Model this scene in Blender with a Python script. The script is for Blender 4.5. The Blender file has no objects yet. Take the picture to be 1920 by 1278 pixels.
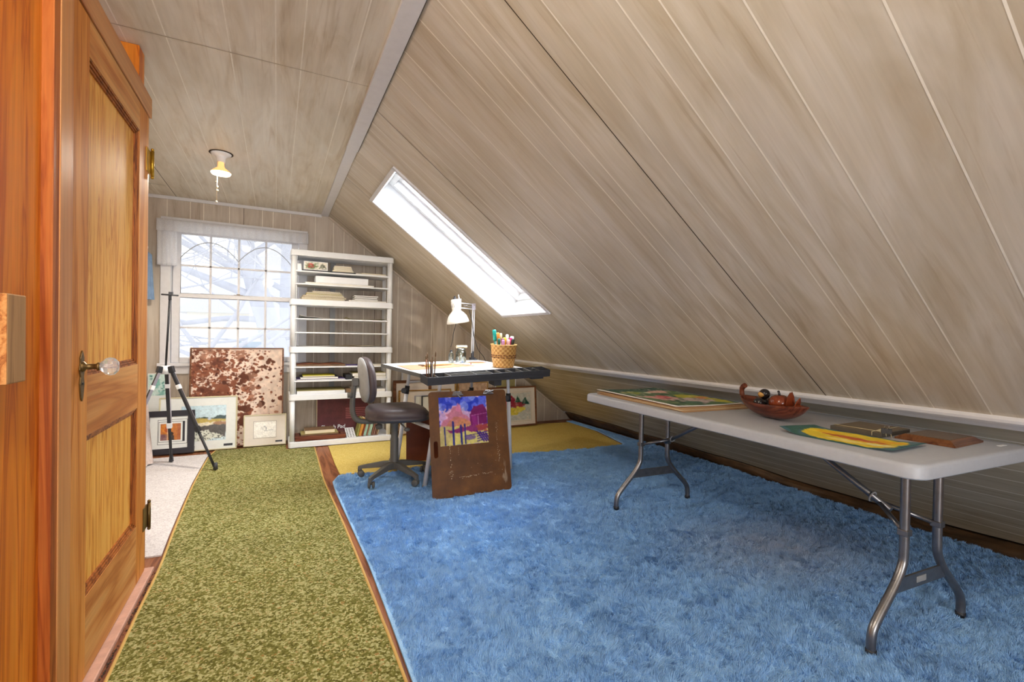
import bpy, bmesh, math, random
import numpy as np
from mathutils import Matrix, Vector, Euler, noise as mnoise
random.seed(7); RNG = np.random.default_rng(7)
SC = bpy.context.scene; COL = SC.collection; PI = math.pi

# ------------------------------------------------------------------ camera
cam = bpy.data.cameras.new('camera'); camo = bpy.data.objects.new('camera', cam); COL.objects.link(camo)
cam.sensor_fit = 'HORIZONTAL'; cam.sensor_width = 36.0; cam.lens = 36.0 * 879.7 / 1920.0
cam.clip_start = 0.02; cam.clip_end = 200
def cam_matrix(yaw, pitch, roll, loc):
    yaw, pitch, roll = map(math.radians, (yaw, pitch, roll))
    fw = Vector((math.sin(yaw)*math.cos(pitch), math.cos(yaw)*math.cos(pitch), math.sin(pitch)))
    r0 = Vector((math.cos(yaw), -math.sin(yaw), 0)); u0 = r0.cross(fw)
    r = math.cos(roll)*r0 + math.sin(roll)*u0; u = -math.sin(roll)*r0 + math.cos(roll)*u0
    m = Matrix.Identity(4)
    for i in range(3):
        m[i][0] = r[i]; m[i][1] = u[i]; m[i][2] = -fw[i]; m[i][3] = loc[i]
    return m
camo.matrix_world = cam_matrix(26.647, -0.621, 1.0365, (0, 0, 1.088))
SC.camera = camo

# ------------------------------------------------------------------ world, light, exposure
SC.view_settings.view_transform = 'Standard'; SC.view_settings.look = 'None'
SC.view_settings.gamma = 1.0; SC.view_settings.use_curve_mapping = False
SC.view_settings.exposure = 0.22
wd = bpy.data.worlds.new('sky'); SC.world = wd; wd.use_nodes = True
wd.node_tree.nodes['Background'].inputs[0].default_value = (0.92, 0.96, 1.0, 1)
wd.node_tree.nodes['Background'].inputs[1].default_value = 1.5
def area(name, loc, direction, sx, sy, power, color=(1, 1, 1), portal=False):
    l = bpy.data.lights.new(name, 'AREA'); l.shape = 'RECTANGLE'; l.size = sx; l.size_y = sy
    l.energy = power; l.color = color
    if portal: l.cycles.is_portal = True
    o = bpy.data.objects.new(name, l); COL.objects.link(o); o.location = loc
    o.rotation_euler = Vector(direction).to_track_quat('-Z', 'Y').to_euler(); return o
area('back_window_daylight', (-0.335, 5.36, 1.40), (0, -1, 0), 1.06, 1.3, 1, portal=True)
area('skylight_daylight', (1.22 + .36*.5995, 3.44, 1.73 + .36*.8004), (-.5995, 0, -.8004), 0.78, 1.40, 52, (0.93, 0.965, 1.0))
area('front_fill_light', (0.22, -2.66, 1.02), (-.10, 1, .25), 1.7, 1.4, 58, (0.96, 0.98, 1.0))  # added fill light, shining through an unseen opening behind the camera

# ------------------------------------------------------------------ materials
def s2l(c):
    c = c/255.0
    return c/12.92 if c <= 0.04045 else ((c+0.055)/1.055)**2.4
def S(r, g, b): return (s2l(r), s2l(g), s2l(b), 1.0)
def newmat(name):
    m = bpy.data.materials.new(name); m.use_nodes = True
    return m, m.node_tree, m.node_tree.nodes['Principled BSDF']
def nd(t, typ, **kw):
    n = t.nodes.new(typ)
    for k, v in kw.items(): setattr(n, k, v)
    return n
def ramp(t, stops):
    r = nd(t, 'ShaderNodeValToRGB'); el = r.color_ramp.elements
    while len(el) < len(stops): el.new(0.5)
    for e, (p, c) in zip(el, stops): e.position = p; e.color = c
    return r
def coords(t, scale=(1, 1, 1), rot=(0, 0, 0)):
    tc = nd(t, 'ShaderNodeTexCoord'); mp = nd(t, 'ShaderNodeMapping')
    mp.inputs['Scale'].default_value = scale; mp.inputs['Rotation'].default_value = rot
    t.links.new(tc.outputs['Object'], mp.inputs['Vector']); return mp.outputs['Vector']
def nz(t, vec, scale, detail=3, rough=.55, dist=0.0):
    n = nd(t, 'ShaderNodeTexNoise'); n.inputs['Scale'].default_value = scale; n.inputs['Detail'].default_value = detail
    n.inputs['Roughness'].default_value = rough; n.inputs['Distortion'].default_value = dist
    t.links.new(vec, n.inputs['Vector']); return n.outputs['Fac']
def mixc(t, fac, a, b, mode='MIX'):
    m = nd(t, 'ShaderNodeMix', data_type='RGBA', blend_type=mode)
    for i, v in ((0, fac), (6, a), (7, b)):
        if hasattr(v, 'links') or hasattr(v, 'is_linked'): t.links.new(v, m.inputs[i])
        else: m.inputs[i].default_value = v
    return m.outputs[2]
def bump(t, b, h, strength=.3, dist=.01):
    n = nd(t, 'ShaderNodeBump'); n.inputs['Strength'].default_value = strength; n.inputs['Distance'].default_value = dist
    t.links.new(h, n.inputs['Height']); t.links.new(n.outputs['Normal'], b.inputs['Normal'])
def plain(name, col, rough=.5, metal=0.0, var=.06, nscale=30, bmp=0.0, spec=None):
    m, t, b = newmat(name); v = coords(t); f = nz(t, v, nscale)
    lo = tuple(max(0, c*(1-var)) for c in col[:3])+(1,); hi = tuple(min(1, c*(1+var)) for c in col[:3])+(1,)
    r = ramp(t, [(.3, lo), (.7, hi)]); t.links.new(f, r.inputs['Fac']); t.links.new(r.outputs['Color'], b.inputs['Base Color'])
    b.inputs['Roughness'].default_value = rough; b.inputs['Metallic'].default_value = metal
    if spec is not None: b.inputs['Specular IOR Level'].default_value = spec
    if bmp: bump(t, b, f, bmp, .005)
    return m
def planks(name, axis, base, light, dark, rough=.46):
    """whitewashed wood-grain panelling; axis = grain direction"""
    m, t, b = newmat(name)
    def sc(a, c): return tuple(c if i == axis else a for i in range(3))
    g = nz(t, coords(t, sc(8.5, 1.5)), 1.0, 5, .58, 1.3)
    st = nz(t, coords(t, sc(26, 1.3)), 1.0, 4, .6, .9)
    g2 = nz(t, coords(t, sc(60, 2.0)), 1.0, 3, .6, .3)
    bl = nz(t, coords(t, sc(3.0, 1.1)), 1.0, 4, .55, .6)
    r = ramp(t, [(.34, light), (.54, base), (.74, dark)]); t.links.new(g, r.inputs['Fac'])
    r2 = ramp(t, [(.30, (.88, .865, .845, 1)), (.70, (1.08, 1.085, 1.10, 1))]); t.links.new(bl, r2.inputs['Fac'])
    c = mixc(t, 1.0, r.outputs['Color'], r2.outputs['Color'], 'MULTIPLY')
    rs_ = ramp(t, [(.56, (1, 1, 1, 1)), (.72, (.80, .745, .67, 1))]); t.links.new(st, rs_.inputs['Fac'])
    c = mixc(t, 1.0, c, rs_.outputs['Color'], 'MULTIPLY')
    r3 = ramp(t, [(.35, (.96, .96, .955, 1)), (.65, (1.03, 1.03, 1.03, 1))]); t.links.new(g2, r3.inputs['Fac'])
    c = mixc(t, 1.0, c, r3.outputs['Color'], 'MULTIPLY')
    t.links.new(c, b.inputs['Base Color']); b.inputs['Roughness'].default_value = rough
    bump(t, b, g2, .06, .003); return m
def wood(name, axis, light, mid, dark, scale=1.0, rough=.4, swirl=2.2):
    m, t, b = newmat(name)
    def sc(a, c): return tuple(c if i == axis else a for i in range(3))
    v = coords(t, sc(9*scale, .7*scale))
    w = nz(t, v, 1.0, 4, .55, swirl)
    mu = nd(t, 'ShaderNodeMath', operation='MULTIPLY'); mu.inputs[1].default_value = 7.0; t.links.new(w, mu.inputs[0])
    fr = nd(t, 'ShaderNodeMath', operation='PINGPONG'); fr.inputs[1].default_value = 1.0; t.links.new(mu.outputs[0], fr.inputs[0])
    r = ramp(t, [(.0, dark), (.32, mid), (.8, light)]); t.links.new(fr.outputs[0], r.inputs['Fac'])
    f2 = nz(t, coords(t, sc(140*scale, 3*scale)), 1.0, 2, .6)
    r2 = ramp(t, [(.3, (.86, .86, .86, 1)), (.7, (1.07, 1.07, 1.07, 1))]); t.links.new(f2, r2.inputs['Fac'])
    c = mixc(t, 1.0, r.outputs['Color'], r2.outputs['Color'], 'MULTIPLY')
    t.links.new(c, b.inputs['Base Color']); b.inputs['Roughness'].default_value = rough; b.inputs['Specular IOR Level'].default_value = .28
    bump(t, b, f2, .08, .002); return m
def attrmat(name, rough=.6, spec=.3):
    m, t, b = newmat(name); a = nd(t, 'ShaderNodeAttribute', attribute_name='paint')
    t.links.new(a.outputs['Color'], b.inputs['Base Color']); b.inputs['Roughness'].default_value = rough
    b.inputs['Specular IOR Level'].default_value = spec
    return m
def glassmat(name, tint=(1, 1, 1, 1), gloss=.08, rough=0.0):
    m, t, b = newmat(name); t.nodes.remove(b); out = [n for n in t.nodes if n.type == 'OUTPUT_MATERIAL'][0]
    tr = nd(t, 'ShaderNodeBsdfTransparent'); tr.inputs[0].default_value = tint
    gl = nd(t, 'ShaderNodeBsdfGlossy'); gl.inputs['Roughness'].default_value = rough
    lw = nd(t, 'ShaderNodeLayerWeight'); lw.inputs['Blend'].default_value = gloss*3
    ml = nd(t, 'ShaderNodeMath', operation='MULTIPLY'); ml.inputs[1].default_value = .8; t.links.new(lw.outputs['Fresnel'], ml.inputs[0])
    mx = nd(t, 'ShaderNodeMixShader'); t.links.new(ml.outputs[0], mx.inputs[0])
    t.links.new(tr.outputs[0], mx.inputs[1]); t.links.new(gl.outputs[0], mx.inputs[2]); t.links.new(mx.outputs[0], out.inputs[0])
    return m
def sheermat(name, col, density, scale=90):
    m, t, b = newmat(name); out = [n for n in t.nodes if n.type == 'OUTPUT_MATERIAL'][0]
    b.inputs['Base Color'].default_value = col; b.inputs['Roughness'].default_value = .9
    tl = nd(t, 'ShaderNodeBsdfTranslucent'); tl.inputs[0].default_value = col
    m0 = nd(t, 'ShaderNodeMixShader'); m0.inputs[0].default_value = .5
    t.links.new(b.outputs[0], m0.inputs[1]); t.links.new(tl.outputs[0], m0.inputs[2])
    tr = nd(t, 'ShaderNodeBsdfTransparent')
    vo = nd(t, 'ShaderNodeTexVoronoi'); vo.inputs['Scale'].default_value = scale; t.links.new(coords(t), vo.inputs['Vector'])
    r = ramp(t, [(.18, (1, 1, 1, 1)), (.34, (density,)*3+(1,))]); t.links.new(vo.outputs['Distance'], r.inputs['Fac'])
    mx = nd(t, 'ShaderNodeMixShader'); t.links.new(r.outputs['Color'], mx.inputs[0])
    t.links.new(tr.outputs[0], mx.inputs[1]); t.links.new(m0.outputs[0], mx.inputs[2]); t.links.new(mx.outputs[0], out.inputs[0])
    return m
def emit(name, col, strength):
    m, t, b = newmat(name); b.inputs['Base Color'].default_value = col
    b.inputs['Emission Color'].default_value = col; b.inputs['Emission Strength'].default_value = strength
    return m
def carpet(name, stops, scale, bstr=.6, bl=(.85, 1.12), flat=1.0):
    m, t, b = newmat(name); v = coords(t)
    vo = nd(t, 'ShaderNodeTexVoronoi'); vo.inputs['Scale'].default_value = scale; t.links.new(v, vo.inputs['Vector'])
    sp = nd(t, 'ShaderNodeSeparateColor'); t.links.new(vo.outputs['Color'], sp.inputs[0])
    n = nz(t, v, scale*.35, 3, .6)
    ad = nd(t, 'ShaderNodeMath', operation='ADD'); t.links.new(sp.outputs[0], ad.inputs[0]); t.links.new(n, ad.inputs[1])
    dv = nd(t, 'ShaderNodeMath', operation='MULTIPLY'); dv.inputs[1].default_value = .5; t.links.new(ad.outputs[0], dv.inputs[0])
    r = ramp(t, stops); t.links.new(dv.outputs[0], r.inputs['Fac'])
    f = nz(t, v, 1.6, 4, .6)
    r2 = ramp(t, [(.3, (bl[0],)*3+(1,)), (.7, (bl[1],)*3+(1,))]); t.links.new(f, r2.inputs['Fac'])
    c = mixc(t, 1.0, r.outputs['Color'], r2.outputs['Color'], 'MULTIPLY')
    t.links.new(c, b.inputs['Base Color']); b.inputs['Roughness'].default_value = .95; b.inputs['Specular IOR Level'].default_value = .1
    bump(t, b, dv.outputs[0], bstr, .006); return m

M = {}
PB, PL, PD = S(207, 195, 175), S(217, 207, 192), S(191, 174, 147)
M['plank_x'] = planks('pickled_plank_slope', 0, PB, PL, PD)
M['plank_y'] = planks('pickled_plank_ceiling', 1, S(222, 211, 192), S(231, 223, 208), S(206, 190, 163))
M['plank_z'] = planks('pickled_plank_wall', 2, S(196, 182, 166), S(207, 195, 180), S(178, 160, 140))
M['plank_low'] = planks('pickled_plank_low', 1, S(196, 182, 152), S(208, 196, 170), S(178, 158, 124))
M['groove'] = plain('pale_groove', S(240, 232, 218), .6); M['joint'] = plain('pale_joint', S(160, 142, 118), .7)
M['seam'] = plain('dark_seam', S(62, 48, 36), .8)
M['white_trim'] = plain('white_painted_trim', S(226, 224, 226), .4, var=.03)
M['white_paint'] = plain('bright_white_paint', S(232, 234, 236), .45, var=.02)
M['tan_trim'] = plain('tan_trim', S(205, 190, 172), .5)
M['floor'] = wood('brown_floor_boards', 1, S(160, 104, 70), S(142, 86, 55), S(110, 62, 38), 1.0, .45)
M['pine'] = wood('orange_pine', 2, S(226, 134, 40), S(216, 120, 30), S(190, 92, 18), .8, .42)
M['pine_dark'] = wood('red_pine', 2, S(184, 104, 44), S(170, 88, 32), S(142, 66, 22), 1.0, .5)
M['casing'] = wood('tan_pine_casing', 2, S(208, 144, 88), S(200, 132, 76), S(188, 116, 62), .5, .45, 1.0)
M['casing_h'] = wood('tan_pine_head', 1, S(204, 142, 88), S(194, 128, 74), S(178, 108, 58), .5, .42, 1.0)
M['fir'] = wood('fir_panel', 2, S(240, 178, 86), S(232, 162, 68), S(208, 130, 46), 2.6, .6, 1.8)
M['fir_dark'] = wood('fir_stile', 2, S(220, 148, 74), S(210, 134, 58), S(190, 112, 42), 1.0, .6, 1.0)
M['block'] = wood('weathered_block', 2, S(182, 140, 96), S(160, 120, 82), S(128, 92, 62), .8, .7)
M['endgrain'] = wood('end_grain', 1, S(214, 150, 88), S(196, 126, 66), S(160, 92, 44), 2.0, .6)
M['brass'] = plain('aged_brass', S(190, 150, 52), .35, .8, .2)
M['bronze'] = plain('dark_bronze', S(120, 96, 58), .4, .8, .25)
M['black'] = plain('black_plastic', S(38, 38, 42), .45)
M['char'] = plain('charcoal_plastic', S(62, 63, 68), .5)
M['grey'] = plain('grey_plastic', S(98, 97, 94), .5)
M['lgrey'] = plain('light_grey_plastic', S(160, 160, 160), .5)
M['white'] = plain('white_plastic', S(240, 241, 243), .4, var=.02)
M['white_metal'] = plain('white_metal', S(226, 226, 230), .3, var=.02)
M['steel'] = plain('grey_steel', S(140, 138, 138), .32, .85, .12)
M['chrome'] = plain('chrome', S(210, 210, 212), .15, 1.0)
M['alu'] = plain('aluminium', S(205, 200, 212), .3, .7)
M['paper'] = plain('white_paper', S(236, 232, 224), .8, var=.03)
M['cream'] = plain('cream_paper', S(226, 214, 186), .8, var=.04)
M['maroon'] = plain('maroon_cover', S(98, 36, 42), .55, var=.25, nscale=14)
M['hardboard'] = plain('hardboard', S(112, 66, 30), .5, var=.22, nscale=9)
M['redboard'] = plain('red_brown_board', S(110, 52, 30), .5, var=.2, nscale=6)
M['vinyl'] = plain('brown_vinyl', S(82, 71, 73), .44, var=.06)
M['lamp_white'] = plain('enamel_white', S(238, 234, 226), .3, var=.02)
M['table'] = plain('granite_white_plastic', S(176, 179, 186), .42, var=.03, nscale=60, bmp=.03)
M['glass'] = glassmat('window_glass')
M['jar'] = glassmat('jar_glass', (.92, .96, .93, 1), .2)
M['crystal'] = None
m, t, b = newmat('crystal_glass'); b.inputs['Base Color'].default_value = (.95, .95, .97, 1); b.inputs['Roughness'].default_value = .04
b.inputs['Transmission Weight'].default_value = .75; M['crystal'] = m
M['attr'] = attrmat('painted_picture'); M['attr_gloss'] = attrmat('glazed_picture', .25, .5)

# ------------------------------------------------------------------ mesh builder
def frame_from(d):
    d = Vector(d).normalized(); a = Vector((0, 0, 1)) if abs(d.z) < .9 else Vector((1, 0, 0))
    x = d.cross(a).normalized(); return x, d.cross(x).normalized(), d
class MB:
    def __init__(s): s.v = []; s.f = []; s.mi = []; s.sm = []
    def add(s, vs, fs, mat=0, smooth=False):
        o = len(s.v); s.v += [tuple(p) for p in vs]
        for f in fs: s.f.append(tuple(i+o for i in f)); s.mi.append(mat); s.sm.append(smooth)
        return s
    def bx(s, x0, x1, y0, y1, z0, z1, mat=0, T=None):
        p = [(x, y, z) for z in (z0, z1) for y in (y0, y1) for x in (x0, x1)]
        if T is not None: p = [T @ Vector(q) for q in p]
        return s.add(p, [(0, 2, 3, 1), (4, 5, 7, 6), (0, 1, 5, 4), (2, 6, 7, 3), (0, 4, 6, 2), (1, 3, 7, 5)], mat)
    def tube(s, pts, r, n=10, mat=0, cap=True):
        pts = [Vector(p) for p in pts]; N = len(pts); rr = r if isinstance(r, (list, tuple)) else [r]*N
        vs = []; X = None
        for i, p in enumerate(pts):
            d = (pts[min(i+1, N-1)] - pts[max(i-1, 0)]).normalized()
            if X is None: X, Y, _ = frame_from(d)
            else:
                X = (X - d*X.dot(d)).normalized(); Y = d.cross(X)
            for k in range(n):
                a = 2*PI*k/n; vs.append(p + X*math.cos(a)*rr[i] + Y*math.sin(a)*rr[i])
        fs = [(i*n+k, i*n+(k+1) % n, (i+1)*n+(k+1) % n, (i+1)*n+k) for i in range(N-1) for k in range(n)]
        s.add(vs, fs, mat, True)
        if cap:
            s.add([vs[k] for k in range(n)], [tuple(reversed(range(n)))], mat)
            s.add([vs[(N-1)*n+k] for k in range(n)], [tuple(range(n))], mat)
        return s
    def lathe(s, prof, n=28, T=None, mat=0, smooth=True):
        vs = []
        for r, z in prof:
            for k in range(n):
                a = 2*PI*k/n; vs.append(Vector((r*math.cos(a), r*math.sin(a), z)))
        if T is not None: vs = [T @ v for v in vs]
        N = len(prof)
        return s.add(vs, [(i*n+k, i*n+(k+1) % n, (i+1)*n+(k+1) % n, (i+1)*n+k) for i in range(N-1) for k in range(n)], mat, smooth)
    def prism(s, poly, z0, z1, T=None, mat=0, smooth=False):
        n = len(poly); vs = [Vector((x, y, z0)) for x, y in poly] + [Vector((x, y, z1)) for x, y in poly]
        if T is not None: vs = [T @ v for v in vs]
        s.add(vs, [tuple(reversed(range(n))), tuple(range(n, 2*n))], mat)
        return s.add(vs, [(i, (i+1) % n, n+(i+1) % n, n+i) for i in range(n)], mat, smooth)
    def grid(s, fn, nu, nv, mat=0, smooth=True):
        vs = [fn(i/nu, j/nv) for j in range(nv+1) for i in range(nu+1)]
        return s.add(vs, [(j*(nu+1)+i, j*(nu+1)+i+1, (j+1)*(nu+1)+i+1, (j+1)*(nu+1)+i) for j in range(nv) for i in range(nu)], mat, smooth)
    def ball(s, c, rx, ry=None, rz=None, n=16, m=10, mat=0, T=None):
        ry = ry or rx; rz = rz or rx; c = Vector(c)
        def fn(u, v):
            a = 2*PI*u; b = PI*(v-.5); p = c + Vector((rx*math.cos(b)*math.cos(a), ry*math.cos(b)*math.sin(a), rz*math.sin(b)))
            return T @ p if T is not None else p
        return s.grid(fn, n, m, mat)
    def build(s, name, mats, parent=None, loc=None, rot=None, bevel=0, seg=2, sub=0, solid=0, matrix=None):
        me = bpy.data.meshes.new(name); me.from_pydata(s.v, [], s.f); me.validate(clean_customdata=False)
        if not isinstance(mats, (list, tuple)): mats = [mats]
        for mt in mats: me.materials.append(M[mt] if isinstance(mt, str) else mt)
        if len(me.polygons) == len(s.mi):
            me.polygons.foreach_set('material_index', s.mi); me.polygons.foreach_set('use_smooth', s.sm)
        bm = bmesh.new(); bm.from_mesh(me); bmesh.ops.remove_doubles(bm, verts=bm.verts, dist=1e-6)
        if not solid: bmesh.ops.recalc_face_normals(bm, faces=bm.faces)
        bm.to_mesh(me); bm.free(); me.update()
        o = bpy.data.objects.new(name, me); COL.objects.link(o)
        if parent: o.parent = parent
        if matrix is not None: o.matrix_local = matrix
        if loc: o.location = loc
        if rot: o.rotation_euler = rot
        if solid: md = o.modifiers.new('thickness', 'SOLIDIFY'); md.thickness = solid; md.offset = 0
        if bevel:
            md = o.modifiers.new('bevel', 'BEVEL'); md.width = bevel; md.segments = seg; md.limit_method = 'ANGLE'; md.angle_limit = .6
        if sub:
            md = o.modifiers.new('sub', 'SUBSURF'); md.levels = sub; md.render_levels = sub
        return o
def tag(o, label, cat, group=None, kind=None):
    o['label'] = label; o['category'] = cat
    if group: o['group'] = group
    if kind: o['kind'] = kind
    return o
def struct(o): o['kind'] = 'structure'; return o
def thing(name, label, cat, loc=(0, 0, 0), rot=(0, 0, 0), group=None):
    o = bpy.data.objects.new(name, None); COL.objects.link(o); o.empty_display_size = .05
    o.location = loc; o.rotation_euler = rot; return tag(o, label, cat, group)
def arc(c, r, a0, a1, n):
    return [(c[0]+r*math.cos(a0+(a1-a0)*i/n), c[1]+r*math.sin(a0+(a1-a0)*i/n)) for i in range(n+1)]
def rrect(x0, x1, y0, y1, r, n=6):
    return (arc((x1-r, y1-r), r, 0, PI/2, n)+arc((x0+r, y1-r), r, PI/2, PI, n)+arc((x0+r, y0+r), r, PI, 1.5*PI, n)+arc((x1-r, y0+r), r, 1.5*PI, 2*PI, n))
def smoothpath(pts, n=6):
    P = [Vector(p) for p in pts]; out = []
    for i in range(len(P)-1):
        p0 = P[max(i-1, 0)]; p1 = P[i]; p2 = P[i+1]; p3 = P[min(i+2, len(P)-1)]
        for k in range(n):
            u = k/n
            out.append(.5*((2*p1)+(-p0+p2)*u+(2*p0-5*p1+4*p2-p3)*u*u+(-p0+3*p1-3*p2+p3)*u**3))
    return out+[P[-1]]
def Tm(loc=(0, 0, 0), rot=(0, 0, 0), sc=None):
    m_ = Matrix.Translation(loc) @ Euler(rot).to_matrix().to_4x4()
    return m_ @ Matrix.Diagonal((*sc, 1)) if sc else m_

# ------------------------------------------------------------------ picture canvases (colour of the paint itself, per vertex)
class Canvas:
    def __init__(s, w, h, bg):
        s.soft, s.grain, s.wash = 2, .22, .10; s.w, s.h = w, h; s.a = np.ones((h, w, 3))*np.array(bg)/255.0
        s.X, s.Y = np.meshgrid((np.arange(w)+.5)/w, (np.arange(h)+.5)/h); s.asp = w/h
    def noise(s, n=8, seed=0):
        r = np.random.default_rng(seed); out = np.zeros((s.h, s.w)); amp = 1; tot = 0
        for o in range(3):
            k = n*2**o; g = r.random((k+2, k+2)); xi = s.X*k; yi = s.Y*k
            x0 = xi.astype(int); y0 = yi.astype(int); fx = xi-x0; fy = yi-y0; fx = fx*fx*(3-2*fx); fy = fy*fy*(3-2*fy)
            out += amp*((g[y0, x0]*(1-fx)+g[y0, x0+1]*fx)*(1-fy)+(g[y0+1, x0]*(1-fx)+g[y0+1, x0+1]*fx)*fy); tot += amp; amp *= .5
        return out/tot
    def put(s, mask, col, al=1.0):
        mk = np.clip(mask.astype(float)*al, 0, 1)[..., None]; s.a = s.a*(1-mk)+np.array(col)/255.0*mk; return s
    def poly(s, pts, col, al=1.0, jit=0.0, seed=0):
        X, Y = s.X, s.Y
        if jit: X = X+(s.noise(14, seed)-.5)*jit; Y = Y+(s.noise(14, seed+9)-.5)*jit
        m = np.zeros_like(X, bool); n = len(pts)
        for i in range(n):
            x1, y1 = pts[i]; x2, y2 = pts[(i+1) % n]
            if y1 == y2: continue
            m ^= ((y1 > Y) != (y2 > Y)) & (X < (x2-x1)*(Y-y1)/(y2-y1)+x1)
        return s.put(m, col, al)
    def ell(s, x, y, rx, ry, col, al=1.0, jit=0.0, seed=0):
        X, Y = s.X, s.Y
        if jit: X = X+(s.noise(12, seed)-.5)*jit; Y = Y+(s.noise(12, seed+5)-.5)*jit
        return s.put(((X-x)/rx)**2+((Y-y)/ry)**2 < 1, col, al)
    def line(s, x1, y1, x2, y2, w, col, al=1.0):
        dx, dy = x2-x1, y2-y1; L = dx*dx+dy*dy+1e-9; t_ = np.clip(((s.X-x1)*dx+(s.Y-y1)*dy)/L, 0, 1)
        return s.put((s.X-x1-t_*dx)**2+(s.Y-y1-t_*dy)**2 < w*w, col, al)
    def band(s, lo, hi, col, al=1.0, n=8, seed=0):
        q = s.noise(n, seed); return s.put((q > lo) & (q < hi), col, al)
    def build(s, name, fn, parent, mat='attr', thick=0.0):
        vs = [fn((i+.0)/(s.w-1), (j+.0)/(s.h-1)) for j in range(s.h) for i in range(s.w)]
        fs = [(j*s.w+i, (j+1)*s.w+i, (j+1)*s.w+i+1, j*s.w+i+1) for j in range(s.h-1) for i in range(s.w-1)]
        me = bpy.data.meshes.new(name); me.from_pydata(vs, [], fs); me.materials.append(M[mat])
        a_ = s.a.copy()
        for _ in range(s.soft):
            q = np.pad(a_, ((1, 1), (1, 1), (0, 0)), 'edge'); a_ = (q[:-2, 1:-1]+q[2:, 1:-1]+q[1:-1, :-2]+q[1:-1, 2:]+2*a_)/6
        s.a = np.clip(a_*(1+s.grain*(s.noise(26, 77)[..., None]-.5))+s.wash*(s.noise(9, 78)[..., None]-.5), 0, 1)
        lin = np.where(s.a <= .04045, s.a/12.92, ((s.a+.055)/1.055)**2.4)
        ca = me.attributes.new('paint', 'FLOAT_COLOR', 'POINT')
        buf = np.ones((s.w*s.h, 4), np.float32); buf[:, :3] = lin.reshape(-1, 3); ca.data.foreach_set('color', buf.ravel())
        me.polygons.foreach_set('use_smooth', [True]*len(me.polygons)); me.update()
        o = bpy.data.objects.new(name, me); COL.objects.link(o); o.parent = parent
        if thick: md = o.modifiers.new('thickness', 'SOLIDIFY'); md.thickness = thick; md.offset = -1
        return o

def text_obj(body, size, mat, parent, matrix, name='lettering', extrude=.0004, shear=0.0, align='LEFT'):
    cu = bpy.data.curves.new('t', 'FONT'); cu.body = body; cu.size = size; cu.extrude = extrude; cu.shear = shear
    cu.align_x = align; cu.offset = size*.018
    o = bpy.data.objects.new('t', cu); COL.objects.link(o)
    dg = bpy.context.evaluated_depsgraph_get(); me = bpy.data.meshes.new_from_object(o.evaluated_get(dg))
    bpy.data.objects.remove(o); bpy.data.curves.remove(cu)
    me.materials.clear(); me.materials.append(M[mat]); me.name = name
    r = bpy.data.objects.new(name, me); COL.objects.link(r); r.parent = parent; r.matrix_local = matrix; return r

# ================================================================== room shell
YB = 5.205; YF = -2.6; ZC = 2.296; XR = .462; SL = .749; LS = math.hypot(1, SL)
SM = Matrix(((1/LS, 0, SL/LS, XR), (0, 1, 0, 0), (-SL/LS, 0, 1/LS, ZC), (0, 0, 0, 1)))     # slope frame: x down the slope, y along room, z outward
def s_of_z(z): return (ZC-z)*LS/SL
OFFS = (.157, .25, .405, .635, .81, .913, 1.12)
def groove_positions(seam0, lo, hi, step=1.238):
    out = []; k = math.floor((lo-seam0)/step)-1
    while seam0+k*step < hi+step:
        b0 = seam0+k*step; out.append((b0, True)); out += [(b0+o, False) for o in OFFS]; k += 1
    return [(p, d) for p, d in out if lo+.01 < p < hi-.01]
# floor
f = MB().bx(-2.2, 3.7, YF, YB+.1, -.12, 0); struct(f.build('floor', 'floor'))
# upper sloped wall with the roof-window opening
S_RAIL = s_of_z(.80); S_END = s_of_z(0.045); sk0, sk1, yk0, yk1 = .26, 1.70, 3.045, 3.835
w = MB()
for (a, b, c, d) in ((0, sk0, YF, YB), (sk1, S_RAIL, YF, YB), (sk0, sk1, YF, yk0), (sk0, sk1, yk1, YB)):
    w.add([(a, c, 0), (b, c, 0), (b, d, 0), (a, d, 0)], [(0, 1, 2, 3)], 0)
for p, dark in groove_positions(1.372, YF, YB):
    hw = .0020 if dark else .0026
    for (a, b) in ([(0, S_RAIL)] if not yk0-.02 < p < yk1+.02 else [(0, sk0-.02), (sk1+.02, S_RAIL)]):
        w.add([(a, p-hw, -.0008), (b, p-hw, -.0008), (b, p+hw, -.0008), (a, p+hw, -.0008)], [(0, 1, 2, 3)], 2 if dark else 1)
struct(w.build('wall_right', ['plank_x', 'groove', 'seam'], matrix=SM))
# lower sloped wall: boards running along the room
def z_low(y):                                # ragged foot of the panelling, lifting towards the gable
    k = min(1, max(0, (y-2.2)/1.2)); return .062+.055*k+.010*math.sin(y*3.1)+.006*math.sin(y*7.7+1)
w = MB().grid(lambda u, v: (S_RAIL+(s_of_z(z_low(YF+(YB-YF)*u))-S_RAIL)*v, YF+(YB-YF)*u, 0), 80, 1, 0, False)
for z in (.71, .63, .562, .50, .425, .375, .313, .253, .19, .134):
    sp = s_of_z(z); hw = .0032
    n_ = 80; wob = [.006*math.sin(i*.55+z*40)*math.exp(-((YB-(YF+(YB-YF)*i/n_))/1.6)**2) for i in range(n_+1)]
    w.grid(lambda u, v: (sp+(v-.5)*2*hw+wob[int(round(u*n_))], YF+(YB-YF)*u, -.0008), n_, 1, 1, False)
struct(w.build('wall_right_lower', ['plank_low', 'groove'], matrix=SM))
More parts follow.
